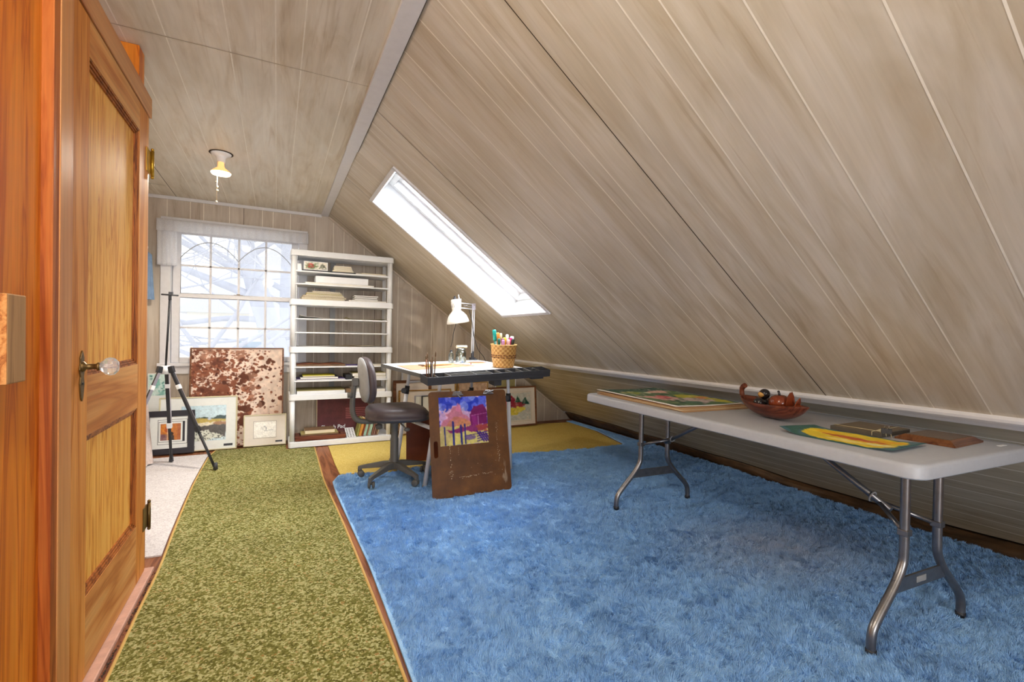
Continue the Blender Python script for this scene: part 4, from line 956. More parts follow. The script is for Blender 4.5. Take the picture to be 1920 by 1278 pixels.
# brown mat and paper on the desk
M['kraftmat'] = plain('brown_mat', S(186, 142, 110), .7, var=.08)
dm = MB(); dm.prism([(.05, .52), (.03, .225), (.605, .265), (.585, .51)], .0006, .004, TT)
dm = dm.build('desk_mat', 'kraftmat', None, matrix=DW.copy()); tag(dm, 'thin brown mat board lying on the white desk top', 'mat board')
dm = MB(); dm.prism([(.69, .56), (.68, .40), (.80, .38), (.83, .53)], .0006, .003, TT)
dm = dm.build('paper_palette', 'kraftpad', None, matrix=DW.copy()); tag(dm, 'tan sheet of card lying before the lamp on the desk', 'card')
def rod(name, label, cat, u, v, ang, L, r, mat, tip=None, h=.0062, group=None):
    t_ = dthing(name, label, cat, u, v, ang, h, group)
    MB().tube([(-L/2, 0, r), (L*.1, 0, r*1.1), (L*.5, 0, r*.6)], [r, r*1.2, r*.5], 8).build('handle', mat, t_)
    if tip: MB().tube([(-L/2-.03, 0, r), (-L/2-.01, 0, r), (-L/2+.002, 0, r)], [r*.3, r*1.1, r], 8).build('bristles', tip, t_)
M['birch'] = plain('birch', S(222, 190, 140), .45)
M['sienna'] = plain('sienna', S(168, 108, 70), .5)
rod('paint_brush', 'fat tan bamboo brush lying across the brown mat on the desk', 'paint brush', .33, .38, .1, .26, .008, 'birch', 'browncloth')
rod('paint_brush', 'short dark brush lying near the far edge of the brown mat', 'paint brush', .22, .44, .1, .06, .004, 'browncloth', None)
rod('pencil', 'yellow pencil stub lying beside the bamboo brush', 'pencil', .22, .315, .0, .07, .004, 'yellow_paper', None)
rod('paint_brush', 'thin brush lying on the tan card before the lamp', 'paint brush', .77, .455, -.3, .13, .003, 'sienna', 'browncloth', .0050)
for i, (u, v, a, c_, cap_) in enumerate(((.505, .385, .4, 'white', (40, 120, 110)), (.515, .345, -.2, 'white', (210, 214, 214)), (.560, .445, .3, 'lgrey', (60, 90, 150)), (.555, .310, .1, 'white', (200, 80, 70)))):
    t_ = dthing('paint_tube', ('white paint tube with green cap', 'white paint tube with pale cap', 'grey paint tube with blue cap', 'white paint tube with red cap')[i]+' on the brown mat', 'paint tube', u, v, a, .0065, 'paint tubes on the mat')
    MB().tube([(-.035, 0, .008), (.02, 0, .008), (.03, 0, .008)], [.003, .0085, .007], 10).build('tube', c_, t_)
    MB().tube([(.031, 0, .008), (.044, 0, .008)], .006, 10).build('cap', plain('cap_%d' % i, S(*cap_), .4), t_)
# brushes standing in the tray corner
for i, (u, v, a, b_, L, c_) in enumerate(((.016, -.080, -.08, -.03, .19, 'browncloth'), (.020, -.040, -.05, -.05, .165, 'sienna'), (.034, -.088, -.01, .02, .150, 'lgrey'), (.054, -.075, .05, .0, .20, 'browncloth'), (.056, -.030, .06, -.03, .155, 'sienna'), (.038, -.055, .01, -.02, .14, 'dkgrey_pad'))):
    p = dworld(u, v, -.0240+.13*v)
    t_ = thing('standing_brush', 'paint brush standing in the left corner of the pencil tray, %s' % ('leaning left', 'tan handle', 'pale handle', 'tallest at right', 'short tan one behind', 'dark one in the middle')[i], 'paint brush', p, (b_, a, 0), 'brushes standing in the tray')
    MB().tube([(0, 0, 0), (0, 0, L*.55), (0, 0, L*.80)], [.003, .0052, .004], 8).build('handle', c_, t_)
    MB().tube([(0, 0, L*.80), (0, 0, L*.9), (0, 0, L)], [.0042, .005, .0012], 8).build('bristles', 'browncloth', t_)
# woven basket of pens
bs = dthing('woven_basket', 'tan woven splint basket holding pens at the right of the desk', 'basket', .775, .115, 0, .0012)
m, t, b = newmat('woven_splint'); v = coords(t)
tc = nd(t, 'ShaderNodeTexCoord'); se = nd(t, 'ShaderNodeSeparateXYZ'); t.links.new(tc.outputs['Object'], se.inputs[0])
an_ = nd(t, 'ShaderNodeMath', operation='ARCTAN2'); t.links.new(se.outputs[1], an_.inputs[0]); t.links.new(se.outputs[0], an_.inputs[1])
cb = nd(t, 'ShaderNodeCombineXYZ')
m1 = nd(t, 'ShaderNodeMath', operation='MULTIPLY'); m1.inputs[1].default_value = 16/PI/2*2; t.links.new(an_.outputs[0], m1.inputs[0]); t.links.new(m1.outputs[0], cb.inputs[0])
m2 = nd(t, 'ShaderNodeMath', operation='MULTIPLY'); m2.inputs[1].default_value = 55; t.links.new(se.outputs[2], m2.inputs[0]); t.links.new(m2.outputs[0], cb.inputs[1])
ck = nd(t, 'ShaderNodeTexChecker'); ck.inputs['Scale'].default_value = 1.0; ck.inputs[1].default_value = S(222, 176, 104); ck.inputs[2].default_value = S(188, 132, 66); t.links.new(cb.outputs[0], ck.inputs['Vector'])
nn_ = nz(t, v, 60, 3, .6); rr_ = ramp(t, [(.3, (.8, .78, .74, 1)), (.7, (1.1, 1.1, 1.1, 1))]); t.links.new(nn_, rr_.inputs['Fac'])
c = mixc(t, 1.0, ck.outputs['Color'], rr_.outputs['Color'], 'MULTIPLY'); t.links.new(c, b.inputs['Base Color']); b.inputs['Roughness'].default_value = .6
bump(t, b, ck.outputs['Fac'], .5, .003); M['woven'] = m
w = MB(); w.lathe([(0, .002), (.080, .002), (.083, .006), (.097, .10), (.103, .172), (.1045, .178), (.1045, .184), (.099, .184), (.098, .172), (.092, .10), (.078, .008), (0, .008)], 40); w.build('basket_wall', 'woven', bs)
w = MB()
for k in range(28):
    a0_, a1_ = 2*PI*k/28, 2*PI*(k+.72)/28
    for z in (.083, .096) if k % 2 else (.080, .099): w.tube([(.0985*math.cos(a), .0985*math.sin(a), z) for a in (a0_, (a0_+a1_)/2, a1_)], .0032, 6)
w.build('dark_weave', plain('dark_splint', S(108, 58, 30), .6), bs)
w = MB()
pts = [(.1035*math.cos(2*PI*k/40), .1035*math.sin(2*PI*k/40), .179) for k in range(41)]; w.tube(pts, .0048, 8); w.build('rim', 'woven', bs)
PB0 = Vector(bs.location)
def pen(label, dx, dy, tx, ty, L, r, body, capc=None, cat='pen', shape='pen'):
    p = DW.to_3x3() @ Vector((dx, dy, 0)); t_ = thing({'pen': 'marker_pen', 'brush': 'paint_brush', 'scissors': 'scissors'}[shape], label, cat, PB0+p+Vector((0, 0, .014)), (-2*dy, 2*dx, DA), 'pens in the basket')
    mb_ = plain('pen_body', S(*body), .35, var=.03)
    MB().tube([(0, 0, 0), (0, 0, L*.7)], r, 10).build('barrel', mb_, t_)
    if capc: MB().tube([(0, 0, L*.7), (0, 0, L*.97), (0, 0, L)], [r*1.25, r*1.25, r*.9], 12).build('cap', plain('pen_cap', S(*capc), .3, var=.02), t_)
pen('thick teal capped marker standing tallest at the left of the basket', -0.052, 0.012, -.16, .05, .285, .012, (60, 120, 110), (24, 178, 168), 'marker')
pen('dark green marker beside the teal marker in the basket', -0.050, -0.022, -.12, .10, .215, .009, (40, 70, 70), (40, 110, 96), 'marker')
pen('orange capped marker near the centre left of the basket', -0.018, 0.030, -.10, .0, .262, .011, (230, 130, 70), (240, 150, 60), 'marker')
pen('cream capped marker behind the yellow one in the basket', 0.010, 0.040, -.02, -.05, .258, .008, (220, 214, 180), (214, 214, 180), 'marker')
pen('plum coloured marker in front of the orange one in the basket', -0.020, -0.018, -.10, .12, .215, .011, (120, 40, 70), (130, 44, 80), 'marker')
pen('yellow capped marker in the middle of the basket', 0.010, 0.006, .08, .10, .222, .011, (230, 200, 60), (240, 206, 40), 'marker')
pen('hot pink marker right of the yellow one in the basket', 0.034, -0.022, .16, .10, .222, .0115, (236, 60, 140), (236, 40, 130), 'marker')
pen('white and pink marker leaning right in the basket', 0.038, 0.020, .14, .0, .248, .010, (244, 210, 220), (246, 232, 236), 'marker')
pen('lilac marker at the left front of the basket', -0.038, -0.046, -.13, .08, .205, .010, (190, 120, 200), (200, 150, 210), 'marker')
pen('pale pink marker at the front of the basket', -0.004, -0.052, -.05, .12, .208, .010, (240, 190, 200), (244, 206, 214), 'marker')
pen('thin dark brush handle rising highest at the right of the basket', 0.034, 0.046, .22, -.02, .292, .0035, (70, 54, 40), None, 'paint brush', 'brush')
pen('fat white marker with black band at the right of the basket', 0.056, -0.002, .15, .05, .235, .013, (60, 66, 60), (226, 228, 224), 'marker')
pen('black marker at the far right of the basket', 0.026, -0.052, .15, .08, .215, .010, (40, 50, 44), (50, 60, 52), 'marker')
# glass jar with brushes laid across it
jr = dthing('glass_jar', 'clear glass jar standing on the desk under the lamp', 'jar', .640, .545)
w = MB(); w.lathe([(0, .003), (.040, .003), (.045, .010), (.045, .085), (.038, .098), (.034, .104), (.034, .120), (.031, .120), (.031, .104), (.035, .096), (.042, .084), (.042, .012), (.036, .008), (0, .008)], 28); w.build('jar_body', 'jar', jr)
w = MB(); w.tube([(.0355*math.cos(2*PI*k/28), .0355*math.sin(2*PI*k/28), .116) for k in range(29)], .0025, 6); w.build('screw_rim', 'jar', jr)
w = MB(); w.lathe([(0, .009), (.041, .010), (.041, .05), (0, .05)], 24); w.build('murky_water', plain('murky_water', S(196, 200, 190), .2), jr)
w = MB(); w.ball((.01, -.02, .045), .012, .010, .018, 10, 8); w.build('sponge', plain('dark_sponge', S(90, 100, 120), .8), jr)
j2 = dthing('small_jar', 'small glass bottle with black cork left of the large jar', 'jar', .555, .565)
w = MB(); w.lathe([(0, .002), (.020, .002), (.022, .008), (.022, .07), (.012, .085), (.012, .094), (.010, .094), (.010, .085), (.019, .068), (.019, .010), (0, .006)], 20); w.build('bottle', 'jar', j2)
w = MB(); w.lathe([(0, .088), (.010, .088), (.011, .108), (0, .110)], 14); w.build('cork', 'black', j2)
t_ = dthing('brush_roll', 'rolled cream paint rag with a brush resting across the glass jar', 'rag', .640, .545, .15, .122)
w = MB(); w.tube(smoothpath([(-.05, 0, .013), (-.01, .002, .015), (.03, 0, .014), (.06, -.002, .013)], 4), [.010, .013]*6+[.012], 12); w.build('rag', 'cream', t_)
w = MB(); w.tube([(.055, 0, .013), (.075, 0, .013)], .006, 8); w.build('brush_tip', 'black', t_)
# desk lamp
la = dthing('desk_lamp', 'white spring-arm desk lamp clamped at the back right corner of the desk', 'lamp', .872, .724, 0, .0)
M['spring'] = M['chrome']
w = MB(); w.bx(-.022, .022, -.020, .022, -.045, .02); w.bx(-.016, .016, -.060, -.018, .003, .012); w.bx(-.016, .016, -.060, -.018, -.045, -.036); w.tube([(0, -.045, -.036), (0, -.045, -.024)], .008, 10); w.tube([(0, 0, .02), (0, 0, .075)], .013, 12); w.build('clamp_base', 'char', la, bevel=.002)
w = MB(); w.tube([(-.009, 0, .06), (-.009, 0, .475)], .0062, 8); w.tube([(.009, 0, .06), (.009, 0, .475)], .0062, 8); w.build('lower_arm', 'white_metal', la)
w = MB(); w.bx(-.018, .018, -.010, .010, .455, .515); w.tube([(0, -.016, .485), (0, .016, .485)], .012, 12); w.build('elbow', 'alu', la, bevel=.002)
H1 = Vector((-.165, -.03, .50))
w = MB(); w.tube([(0, 0, .505), H1+Vector((0, 0, .012))], .0055, 8); w.tube([(0, 0, .462), H1+Vector((0, 0, -.030))], .0055, 8); w.build('upper_arm', 'white_metal', la)
w = MB()
for dy in (-.006, .006):
    a_ = Vector((-.02, dy, .482)); b2 = H1+Vector((.045, dy, -.008)); n_ = 90
    w.tube([a_.lerp(b2, i/n_)+Vector((0, math.cos(i*1.4)*.005, math.sin(i*1.4)*.005)) for i in range(n_+1)], .0014, 5)
w.build('spring', 'spring', la)
w = MB(); w.bx(H1.x-.012, H1.x+.012, H1.y-.008, H1.y+.008, H1.z-.045, H1.z+.05); w.tube([H1+Vector((-.004, 0, .03)), H1+Vector((-.016, 0, .085))], .006, 8); w.build('head_bracket', 'white_metal', la, bevel=.002)
ax = Vector((-.30, -.18, 1)).normalized() if False else Vector((-.16, .05, 1)).normalized()
X_, Y_, Z_ = frame_from(ax)
HS = Matrix(((X_.x, Y_.x, Z_.x, H1.x-.035), (X_.y, Y_.y, Z_.y, H1.y-.005), (X_.z, Y_.z, Z_.z, H1.z-.06), (0, 0, 0, 1)))
w = MB(); w.lathe([(0, .105), (.030, .104), (.037, .095), (.038, .05), (.037, .01), (.042, -.002), (.060, -.018), (.082, -.045), (.096, -.085), (.099, -.105), (.097, -.105), (.093, -.085), (.079, -.047), (.055, -.022), (.034, .0), (.034, .09), (0, .095)], 36, HS); hd = w.build('lamp_shade', 'lamp_white', la)
w = MB()
for k in range(14):
    a = 2*PI*k/14; w.tube([HS @ Vector((.0382*math.cos(a), .0382*math.sin(a), z)) for z in (.035, .07)], .0022, 6)
w.build('vent_slots', 'lgrey', hd)
w = MB(); w.tube([HS @ Vector((0, 0, .104)), HS @ Vector((0, 0, .120))], .014, 12); w.tube([HS @ Vector((-.004, 0, .118)), HS @ Vector((-.004, 0, .132))], .007, 8); w.build('switch_cap', 'char', hd)
w = MB(); w.ball(HS @ Vector((0, 0, -.045)), .03, n=14, m=10); w.tube([HS @ Vector((0, 0, -.02)), HS @ Vector((0, 0, .06))], .015, 10); w.build('light_bulb', 'paper', hd)
w = MB(); w.tube(smoothpath([(-.055, -.012, .455), (-.030, -.014, .38), (-.01, -.014, .28), (.014, -.014, .18), (.05, -.02, .09), (.10, -.03, .03), (.14, -.02, -.03)], 6), .0028, 6); w.tube(smoothpath([HS @ Vector((.02, 0, -.09)), (-.215, -.02, .25), (-.225, -.02, .18), (-.235, -.01, .12)], 6), .0028, 6); w.build('power_cord', 'black', la)

# ================================================================== framed pictures leaning on the back wall
def framed(name, label, x0, x1, h, yb, lean, fw, fmat, picture, thick=.022, mat='paper', matw=None, cat='framed picture', group=None, gloss=True, z0=.0125, tilt=0):
    """a frame leaning back: border bars, mount and picture as parts"""
    W_ = x1-x0; t_ = thing(name, label, cat, (x0, yb, z0), (-lean, tilt, 0), group); H_ = h/math.cos(lean)
    w = MB(); w.bx(0, W_, 0, thick, 0, fw); w.bx(0, W_, 0, thick, H_-fw, H_); w.bx(0, fw, 0, thick, fw, H_-fw); w.bx(W_-fw, W_, 0, thick, fw, H_-fw)
    w.build('frame_border', fmat, t_, bevel=.002)
    MB().bx(fw*.8, W_-fw*.8, .006, .010, fw*.8, H_-fw*.8).build('mount', mat, t_)
    if picture:
        cv, (a, b_, c, d) = picture
        cv.build('picture', lambda u, v: (a+(b_-a)*u, .0055, d-(d-c)*v), t_, 'attr_gloss' if gloss else 'attr')
    return t_
M['walnut'] = wood('walnut_frame', 0, S(134, 88, 58), S(112, 70, 44), S(84, 50, 30), 1.2, .4)
M['goldwood'] = wood('gold_frame', 0, S(190, 150, 84), S(166, 124, 62), S(128, 90, 42), 1.2, .4)
M['blond'] = plain('blond_frame', S(216, 206, 170), .5)
M['blackframe'] = plain('black_frame', S(44, 42, 50), .4)
M['pinkmat'] = plain('pale_mount', S(232, 222, 210), .7, var=.02)
M['whitemat'] = plain('white_mount', S(238, 240, 236), .7, var=.02)
# left group --------------------------------------------------------
cw = Canvas(230, 270, (234, 212, 196))                                # brown and cream splashes
rs2 = np.random.default_rng(5)
for i in range(4400):
    x = rs2.random(); y = rs2.random(); dens = max(0, 1.15-1.45*x-.2*(y > .78))+.07
    if rs2.random() < dens:
        r_ = rs2.exponential(.0065)+.0035; q_ = rs2.random(); cw.ell(x, y, r_*rs2.uniform(.7, 1.6), r_*rs2.uniform(.6, 1.2)*.85, (100+60*q_, 54+44*q_, 38+32*q_), 1, .03, i)
for i in range(46):
    x = rs2.random(); y = rs2.random()**.8; r_ = rs2.uniform(.009, .022); cw.ell(x, y, r_*rs2.uniform(.7, 1.5), r_*.8, (84, 42, 28), 1, .04, i)
for k in range(10): u = k/9; cw.ell(.52+.36*u, .36-.24*u+.02*math.sin(k*3), .035*(1-.3*u), .022, (98, 52, 32), .95, .06, k)
cw.ell(.56, .29, .07, .022, (96, 50, 30), 1, .05, 2); cw.ell(.54, .62, .06, .03, (96, 50, 30), 1, .05, 3); cw.ell(.56, .75, .05, .05, (104, 54, 34), 1, .07, 4); cw.ell(.76, .58, .035, .035, (84, 44, 30), 1, .06, 7)
cw.band(.60, 1, (216, 178, 156), .35, 6, 8)
cw.soft = 1
framed('splatter_painting', 'large brown and cream splattered painting in thin brown frame under the window', -.698, .064, .917, 5.035, .075, .012, 'walnut', (cw, (.012, .750, .012, .905)), gloss=False)
cl = Canvas(110, 90, (214, 232, 238))                                  # coastal landscape
cl.poly([(0, 0), (1, 0), (1, .36), (0, .34)], (206, 230, 240)); cl.band(.55, 1, (232, 240, 242), .0, 5, 1)
cl.poly([(0, .36), (0, .18), (.14, .17), (.24, .23), (.30, .36), (.5, .33), (.7, .36), (.84, .29), (1, .30), (1, .42), (0, .44)], (62, 84, 84), 1, .05, 3)
cl.poly([(0, .42), (.3, .36), (.75, .38), (1, .40), (1, .52), (0, .50)], (196, 172, 92), 1, .06, 5); cl.ell(.62, .38, .05, .03, (196, 206, 222), 1, .04, 3)
cl.poly([(0, .50), (1, .46), (1, .60), (.6, .66), (0, .62)], (232, 222, 196), 1, .06, 7); cl.ell(.9, .52, .2, .05, (170, 128, 96), 1, .08, 8)
cl.poly([(.0, .68), (.5, .56), (1, .55), (1, .92), (.5, .82), (0, .92)], (92, 88, 84), 1, .10, 4); cl.poly([(0, .72), (.6, .70), (.95, .90), (.5, 1), (0, 1)], (222, 224, 210), 1, .12, 6)
for i in range(90):
    x, y = rs2.random()*.95, .70+.28*rs2.random(); cl.ell(x, y, .012, .014, (60, 62, 56), .9, .04, i)
cl.soft = 1
lf = framed('landscape_picture', 'framed coastal landscape watercolour with white mount behind the tripod easel', -.905, -.318, .480, 4.965, .10, .010, 'blond', (cl, (.16, .50, .085, .40)), mat='whitemat')
MB().bx(.485, .555, .0048, .0056, .030, .050).build('gallery_label', 'blackframe', lf)
cb_ = Canvas(80, 70, (196, 120, 62))                                   # figures under a tree in warm light
cb_.ell(.35, .30, .30, .30, (218, 136, 54), 1, .15, 1); cb_.ell(.36, .34, .16, .2, (190, 92, 44), 1, .12, 2); cb_.put(cb_.X > .82, (176, 104, 62)); cb_.ell(.55, .62, .09, .12, (60, 44, 40), 1, .08, 3); cb_.poly([(.42, .70), (.66, .70), (.68, 1), (.42, 1)], (70, 62, 60), 1, .05, 4)
cb_.poly([(0, .62), (.3, .66), (.32, 1), (0, 1)], (146, 110, 110), 1, .1, 5); cb_.ell(.14, .74, .1, .12, (130, 92, 96), 1, .08, 6); cb_.put((cb_.X > .33) & (cb_.X < .37), (226, 210, 190), .8)
cb_.soft = 3
bf = framed('black_framed_picture', 'picture with wide black frame and triple mount standing lowest behind the tripod', -1.01, -.640, .372, 4.93, .085, .050, 'blackframe', (cb_, (.125, .270, .12, .262)), mat='whitemat')
w = MB()
for (a, b_, c, d) in ((.105, .318, .085, .298), (.112, .300, .105, .280)):
    for q in ((a, b_, c, c+.003), (a, b_, d-.003, d), (a, a+.003, c, d), (b_-.003, b_, c, d)): w.bx(q[0], q[1], .0056, .0060, q[2], q[3])
w.bx(.283, .298, .0056, .0060, .108, .277); w.build('mount_lines', 'blackframe', bf)
cs = Canvas(60, 50, (240, 234, 222)); cs.line(.45, .30, .56, .36, .015, (140, 136, 136)); cs.line(.56, .36, .54, .52, .015, (130, 128, 128)); cs.line(.45, .58, .62, .56, .010, (120, 120, 120)); cs.line(.66, .55, .86, .55, .014, (110, 110, 112)); cs.line(.32, .30, .36, .40, .008, (170, 166, 160)); cs.ell(.42, .45, .05, .08, (220, 216, 206), 1, .05)
sf = framed('small_sketch_picture', 'small narrow framed pencil sketch with cream mount leaning below the splattered painting', -.265, .092, .288, 4.985, .13, .008, 'blond', (cs, (.085, .268, .076, .222)), mat='pinkmat')
w = MB()
for q in ((.08, .273, .070, .0715), (.08, .273, .2265, .228), (.08, .0815, .070, .228), (.2715, .273, .070, .228)): w.bx(q[0], q[1], .0050, .0058, q[2], q[3])
w.build('mount_line', 'blackframe', sf); MB().bx(.265, .325, .0048, .0056, .026, .042).build('gallery_label', 'blackframe', sf)
ct = Canvas(40, 60, (206, 228, 220)); ct.band(.62, 1, (120, 180, 168), .8, 5, 2)
for (x, y) in ((.2, .45), (.28, .5), (.7, .4), (.78, .55), (.66, .68), (.75, .75), (.8, .62), (.15, .1), (.15, .2)): ct.ell(x, y, .06, .03, (70, 128, 122), 1, .1, int(x*100))
tp = thing('pale_print', 'pale green print sheet propped on the wall left of the window sill', 'print', (-1.02, 5.170, .505), (-.03, 0, 0))
MB().bx(0, .165, 0, .005, -.495, .19).build('backing_board', 'whitemat', tp)
ct.build('printed_face', lambda u, v: (.005+.150*u, -.0006, .182-.19*v), tp)
# right group under the desk ----------------------------------------
framed('brown_framed_picture', 'big picture with wide brown wooden frame nearest the white shelving unit', 1.128, 1.548, .572, 5.04, .06, .032, 'walnut', None, mat='pinkmat')
framed('gold_edged_picture', 'cream mounted picture with gold-brown right edge behind the desk', 1.48, 1.852, .560, 5.075, .05, .018, 'goldwood', None, mat='pinkmat')
framed('white_canvas', 'tall white framed canvas standing rearmost left of the desk', 1.235, 1.50, .655, 5.115, .04, .012, 'white_metal', None, mat='pinkmat', cat='canvas')
framed('gilt_picture', 'picture in slim gilt and brown frame standing before the big brown one', 1.172, 1.757, .472, 4.965, .07, .014, 'goldwood', None, mat='pinkmat')
framed('silver_picture', 'picture in thin silver frame leaning second from front under the desk', 1.335, 1.80, .415, 4.925, .08, .008, 'alu', None, mat='whitemat')
framed('black_edge_picture', 'white sheet in thin dark grey frame leaning frontmost under the desk', 1.402, 1.94, .415, 4.890, .08, .010, 'char', None, mat='whitemat')
framed('walnut_picture', 'picture in thin walnut frame leaning left of the flower picture', 1.852, 2.395, .420, 4.965, .09, .014, 'walnut', None, mat='pinkmat')
cp = Canvas(70, 70, (214, 184, 152)); cp.band(.56, .64, (184, 140, 110), .8, 16, 1); cp.band(.4, .44, (196, 150, 120), .8, 20, 2)
framed('patterned_panel', 'tan patterned panel standing behind the walnut framed picture', 1.868, 2.245, .530, 5.06, .05, .010, 'goldwood', (cp, (.01, .367, .01, .52)), gloss=False, cat='panel')
framed('pale_canvas', 'pale grey-green blank canvas standing behind the flower picture', 2.363, 2.632, .572, 5.10, .045, .006, 'white_metal', None, mat='olive_paper', cat='canvas')
cf = Canvas(80, 90, (206, 208, 200))
cf.ell(.30, .30, .22, .24, (152, 46, 66), 1, .16, 1); cf.ell(.20, .42, .16, .16, (190, 70, 84), 1, .16, 2); cf.ell(.62, .44, .20, .14, (156, 60, 70), 1, .16, 3); cf.poly([(.52, .34), (.60, .10), (.70, .36)], (44, 86, 66), 1, .06, 4); cf.poly([(.72, .4), (.84, .16), (.96, .44)], (40, 82, 70), 1, .06, 5)
cf.ell(.40, .68, .28, .14, (226, 206, 76), 1, .18, 6); cf.ell(.66, .60, .16, .10, (232, 214, 90), 1, .14, 7); cf.ell(.28, .84, .08, .12, (130, 150, 70), 1, .16, 8); cf.band(.66, 1, (240, 220, 200), .35, 10, 9)
ff = framed('flower_picture', 'framed watercolour of red and yellow flowers leaning by the corner of the slope', 2.205, 2.830, .472, 4.920, .09, .020, 'walnut', (cf, (.115, .545, .075, .395)), mat='pinkmat', tilt=-.01)
w = MB()
for q in ((.095, .555, .062, .0645), (.095, .555, .405, .4075), (.095, .0975, .062, .4075), (.5525, .555, .062, .4075)): w.bx(q[0], q[1], .0050, .0058, q[2], q[3])
w.build('mount_line', 'olive_paper', ff)
hb = MB().bx(0, .46, 0, .006, 0, .395).build('red_brown_board', 'redboard', None, (.985, 3.90, .012), (-.06, 0, 0)); tag(hb, 'plain red-brown hardboard sheet leaning upright behind the left desk legs', 'board')

# ================================================================== tripod easel
F1, F2, F3 = Vector((-.757, 4.65, .0155)), Vector((-.411, 4.257, .0165)), Vector((-1.03, 4.20, .0155)); AP = Vector((-.752, 4.37, .80))
te = thing('tripod_easel', 'black and silver folding tripod easel standing by the window', 'easel', (AP.x, AP.y, .009))
def L_(p): return Vector(p)-Vector((AP.x, AP.y, .009))
w = MB(); w.tube([L_(AP+Vector((0, 0, -.05))), L_(AP+Vector((0, 0, .015)))], .030, 14); w.build('hub', 'white', te)
for F in (F1, F2, F3):
    d = (F-AP); d.z = 0; d.normalize(); top = AP+d*.035+Vector((0, 0, -.01)); mid = top.lerp(F, .60)
    n = d.cross(Vector((0, 0, 1)))
    w = MB()
    def bar(p, q, a, b_, mat, w=w):
        dd = (q-p).normalized(); sx = n*a*.5; sy = dd.cross(n).normalized()*b_*.5
        vs = [L_(p+sx*i+sy*j) for p in (p, q) for i, j in ((-1, -1), (1, -1), (1, 1), (-1, 1))]
        w.add(vs, [(0, 1, 5, 4), (1, 2, 6, 5), (2, 3, 7, 6), (3, 0, 4, 7), (3, 2, 1, 0), (4, 5, 6, 7)], mat)
    bar(top, mid, .026, .018, 0); lg = w.build('leg', 'black', te, bevel=.002)
    w = MB(); sgn = 1 if F is not F3 else 1
    off = n*.0138*(-1 if n.x < 0 else 1)
    bar(top+off, mid+off, .004, .0185, 0, w); w.build('silver_face', 'alu', lg)
    w = MB(); w.tube([L_(mid-(F-AP)*.03), L_(F)], .0100, 10); w.build('lower_tube', 'black', lg)
    w = MB(); bar(mid-(mid-top)*.05, mid+(F-mid)*.06, .036, .030, 0, w); w.build('leg_lock', 'black' if F is F2 else 'white', lg, bevel=.003)
    w = MB(); bar(top-(mid-top)*.0+Vector((0, 0, .02)), top+(mid-top)*.06, .036, .032, 0, w); w.build('hinge', 'black', lg, bevel=.003)
    w = MB(); bar(top.lerp(mid, .26), top.lerp(mid, .33), .034, .026, 0, w); w.build('support_clip', 'white', lg, bevel=.003)
    w = MB(); w.tube([L_(F+Vector((0, 0, .05))), L_(F)], [.0125, .017], 12); w.build('rubber_foot', 'char', lg)
w = MB(); w.tube([L_(AP), L_(AP+Vector((.022, 0, .545)))], .0072, 10); w.build('mast', 'black', te)
tpz = AP+Vector((.022, 0, .545))
w = MB(); w.tube([L_(tpz+Vector((-.055, .01, .010))), L_(tpz+Vector((.055, -.01, .006)))], .006, 8); w.tube([L_(tpz+Vector((0, 0, -.03))), L_(tpz+Vector((0, 0, .02)))], .010, 10); w.bx(*[q for k in range(3) for q in (L_(tpz)[k]-(.006, .02, -.006)[k], L_(tpz)[k]+(.02, .006, .03)[k])]); w.build('canvas_clamp', 'char', te)

# ================================================================== lace valance, hanging clothes
M['lace'] = sheermat('lace', (.95, .95, .97, 1), .80, 130); M['lace_sheer'] = sheermat('lace_sheer', (.9, .92, .97, 1), .14, 150); M['lace_edge'] = plain('lace_edge', S(186, 190, 196), .9)
va = thing('lace_valance', 'white lace valance with arched sheer hem hanging over the window', 'curtain', (-.335, YB-.05, 1.985))
def ruf(u, v, x0, x1, z0, z1, amp, k, y=0): return (x0+(x1-x0)*u, y-amp*(.5+.5*math.sin(u*k))*(.4+.6*v), z0+(z1-z0)*v)
w = MB().grid(lambda u, v: ruf(u, 1-v, -.63, .61, .095, -.015, .014, 130), 240, 6); w.build('heading_ruffle', 'lace', va, solid=.001)
w = MB().grid(lambda u, v: ruf(u, 1-v, -.625, -.475, .07, -.32+.0*u, .012, 26, .006) if True else None, 40, 12)
w.build('side_tail', 'lace', va, solid=.001)
def hem(u):
    a = abs(((u*2) % 1)*2-1); return -.243+.158*(1-a*a)
w = MB().grid(lambda u, v: (-.452+.91*u, .012-.004*math.sin(u*60), (-.01)+(-.245)*v), 96, 10); w.build('sheer_panel', 'lace_sheer', va)
w = MB().tube([(-.452+.91*i/120, .010-.004*math.sin(i/120*60), hem(i/120)) for i in range(121)], .0038, 6); w.build('hem_cord', 'lace_edge', va)
w = MB().tube([(-.62, .02, .06), (.60, .02, .06)], .010, 10); w.build('curtain_rod', 'white', va)
M['denim'] = plain('blue_denim', S(128, 154, 186), .85, var=.12, nscale=20)
M['lacecloth'] = plain('lacy_pink_cloth', S(226, 206, 196), .9, var=.12, nscale=60)
def garment(name, label, cat, loc, hw, h_top, flare, mat, depth, hang=True):
    t_ = thing(name, label, cat, loc)
    w = MB(); n = 28
    def fn(u, v):
        a = 2*PI*u; k = (.35+.65*min(1, v/.12))*(1+flare*v); fold = 1+.10*math.sin(a*7)*v
        return (hw*k*fold*math.cos(a), depth*k*fold*math.sin(a), -h_top*v)
    w.grid(fn, n*2, 24); w.build('cloth_body', mat, t_)
    return t_
g1 = garment('denim_shirt', 'blue denim garment hanging on a peg at far left of the back wall', 'clothing', (-1.088, 5.115, 1.80), .098, .45, .15, 'denim', .035)
MB().ball((0, 0, .005), .075, .03, .055).build('white_collar', 'white', g1)
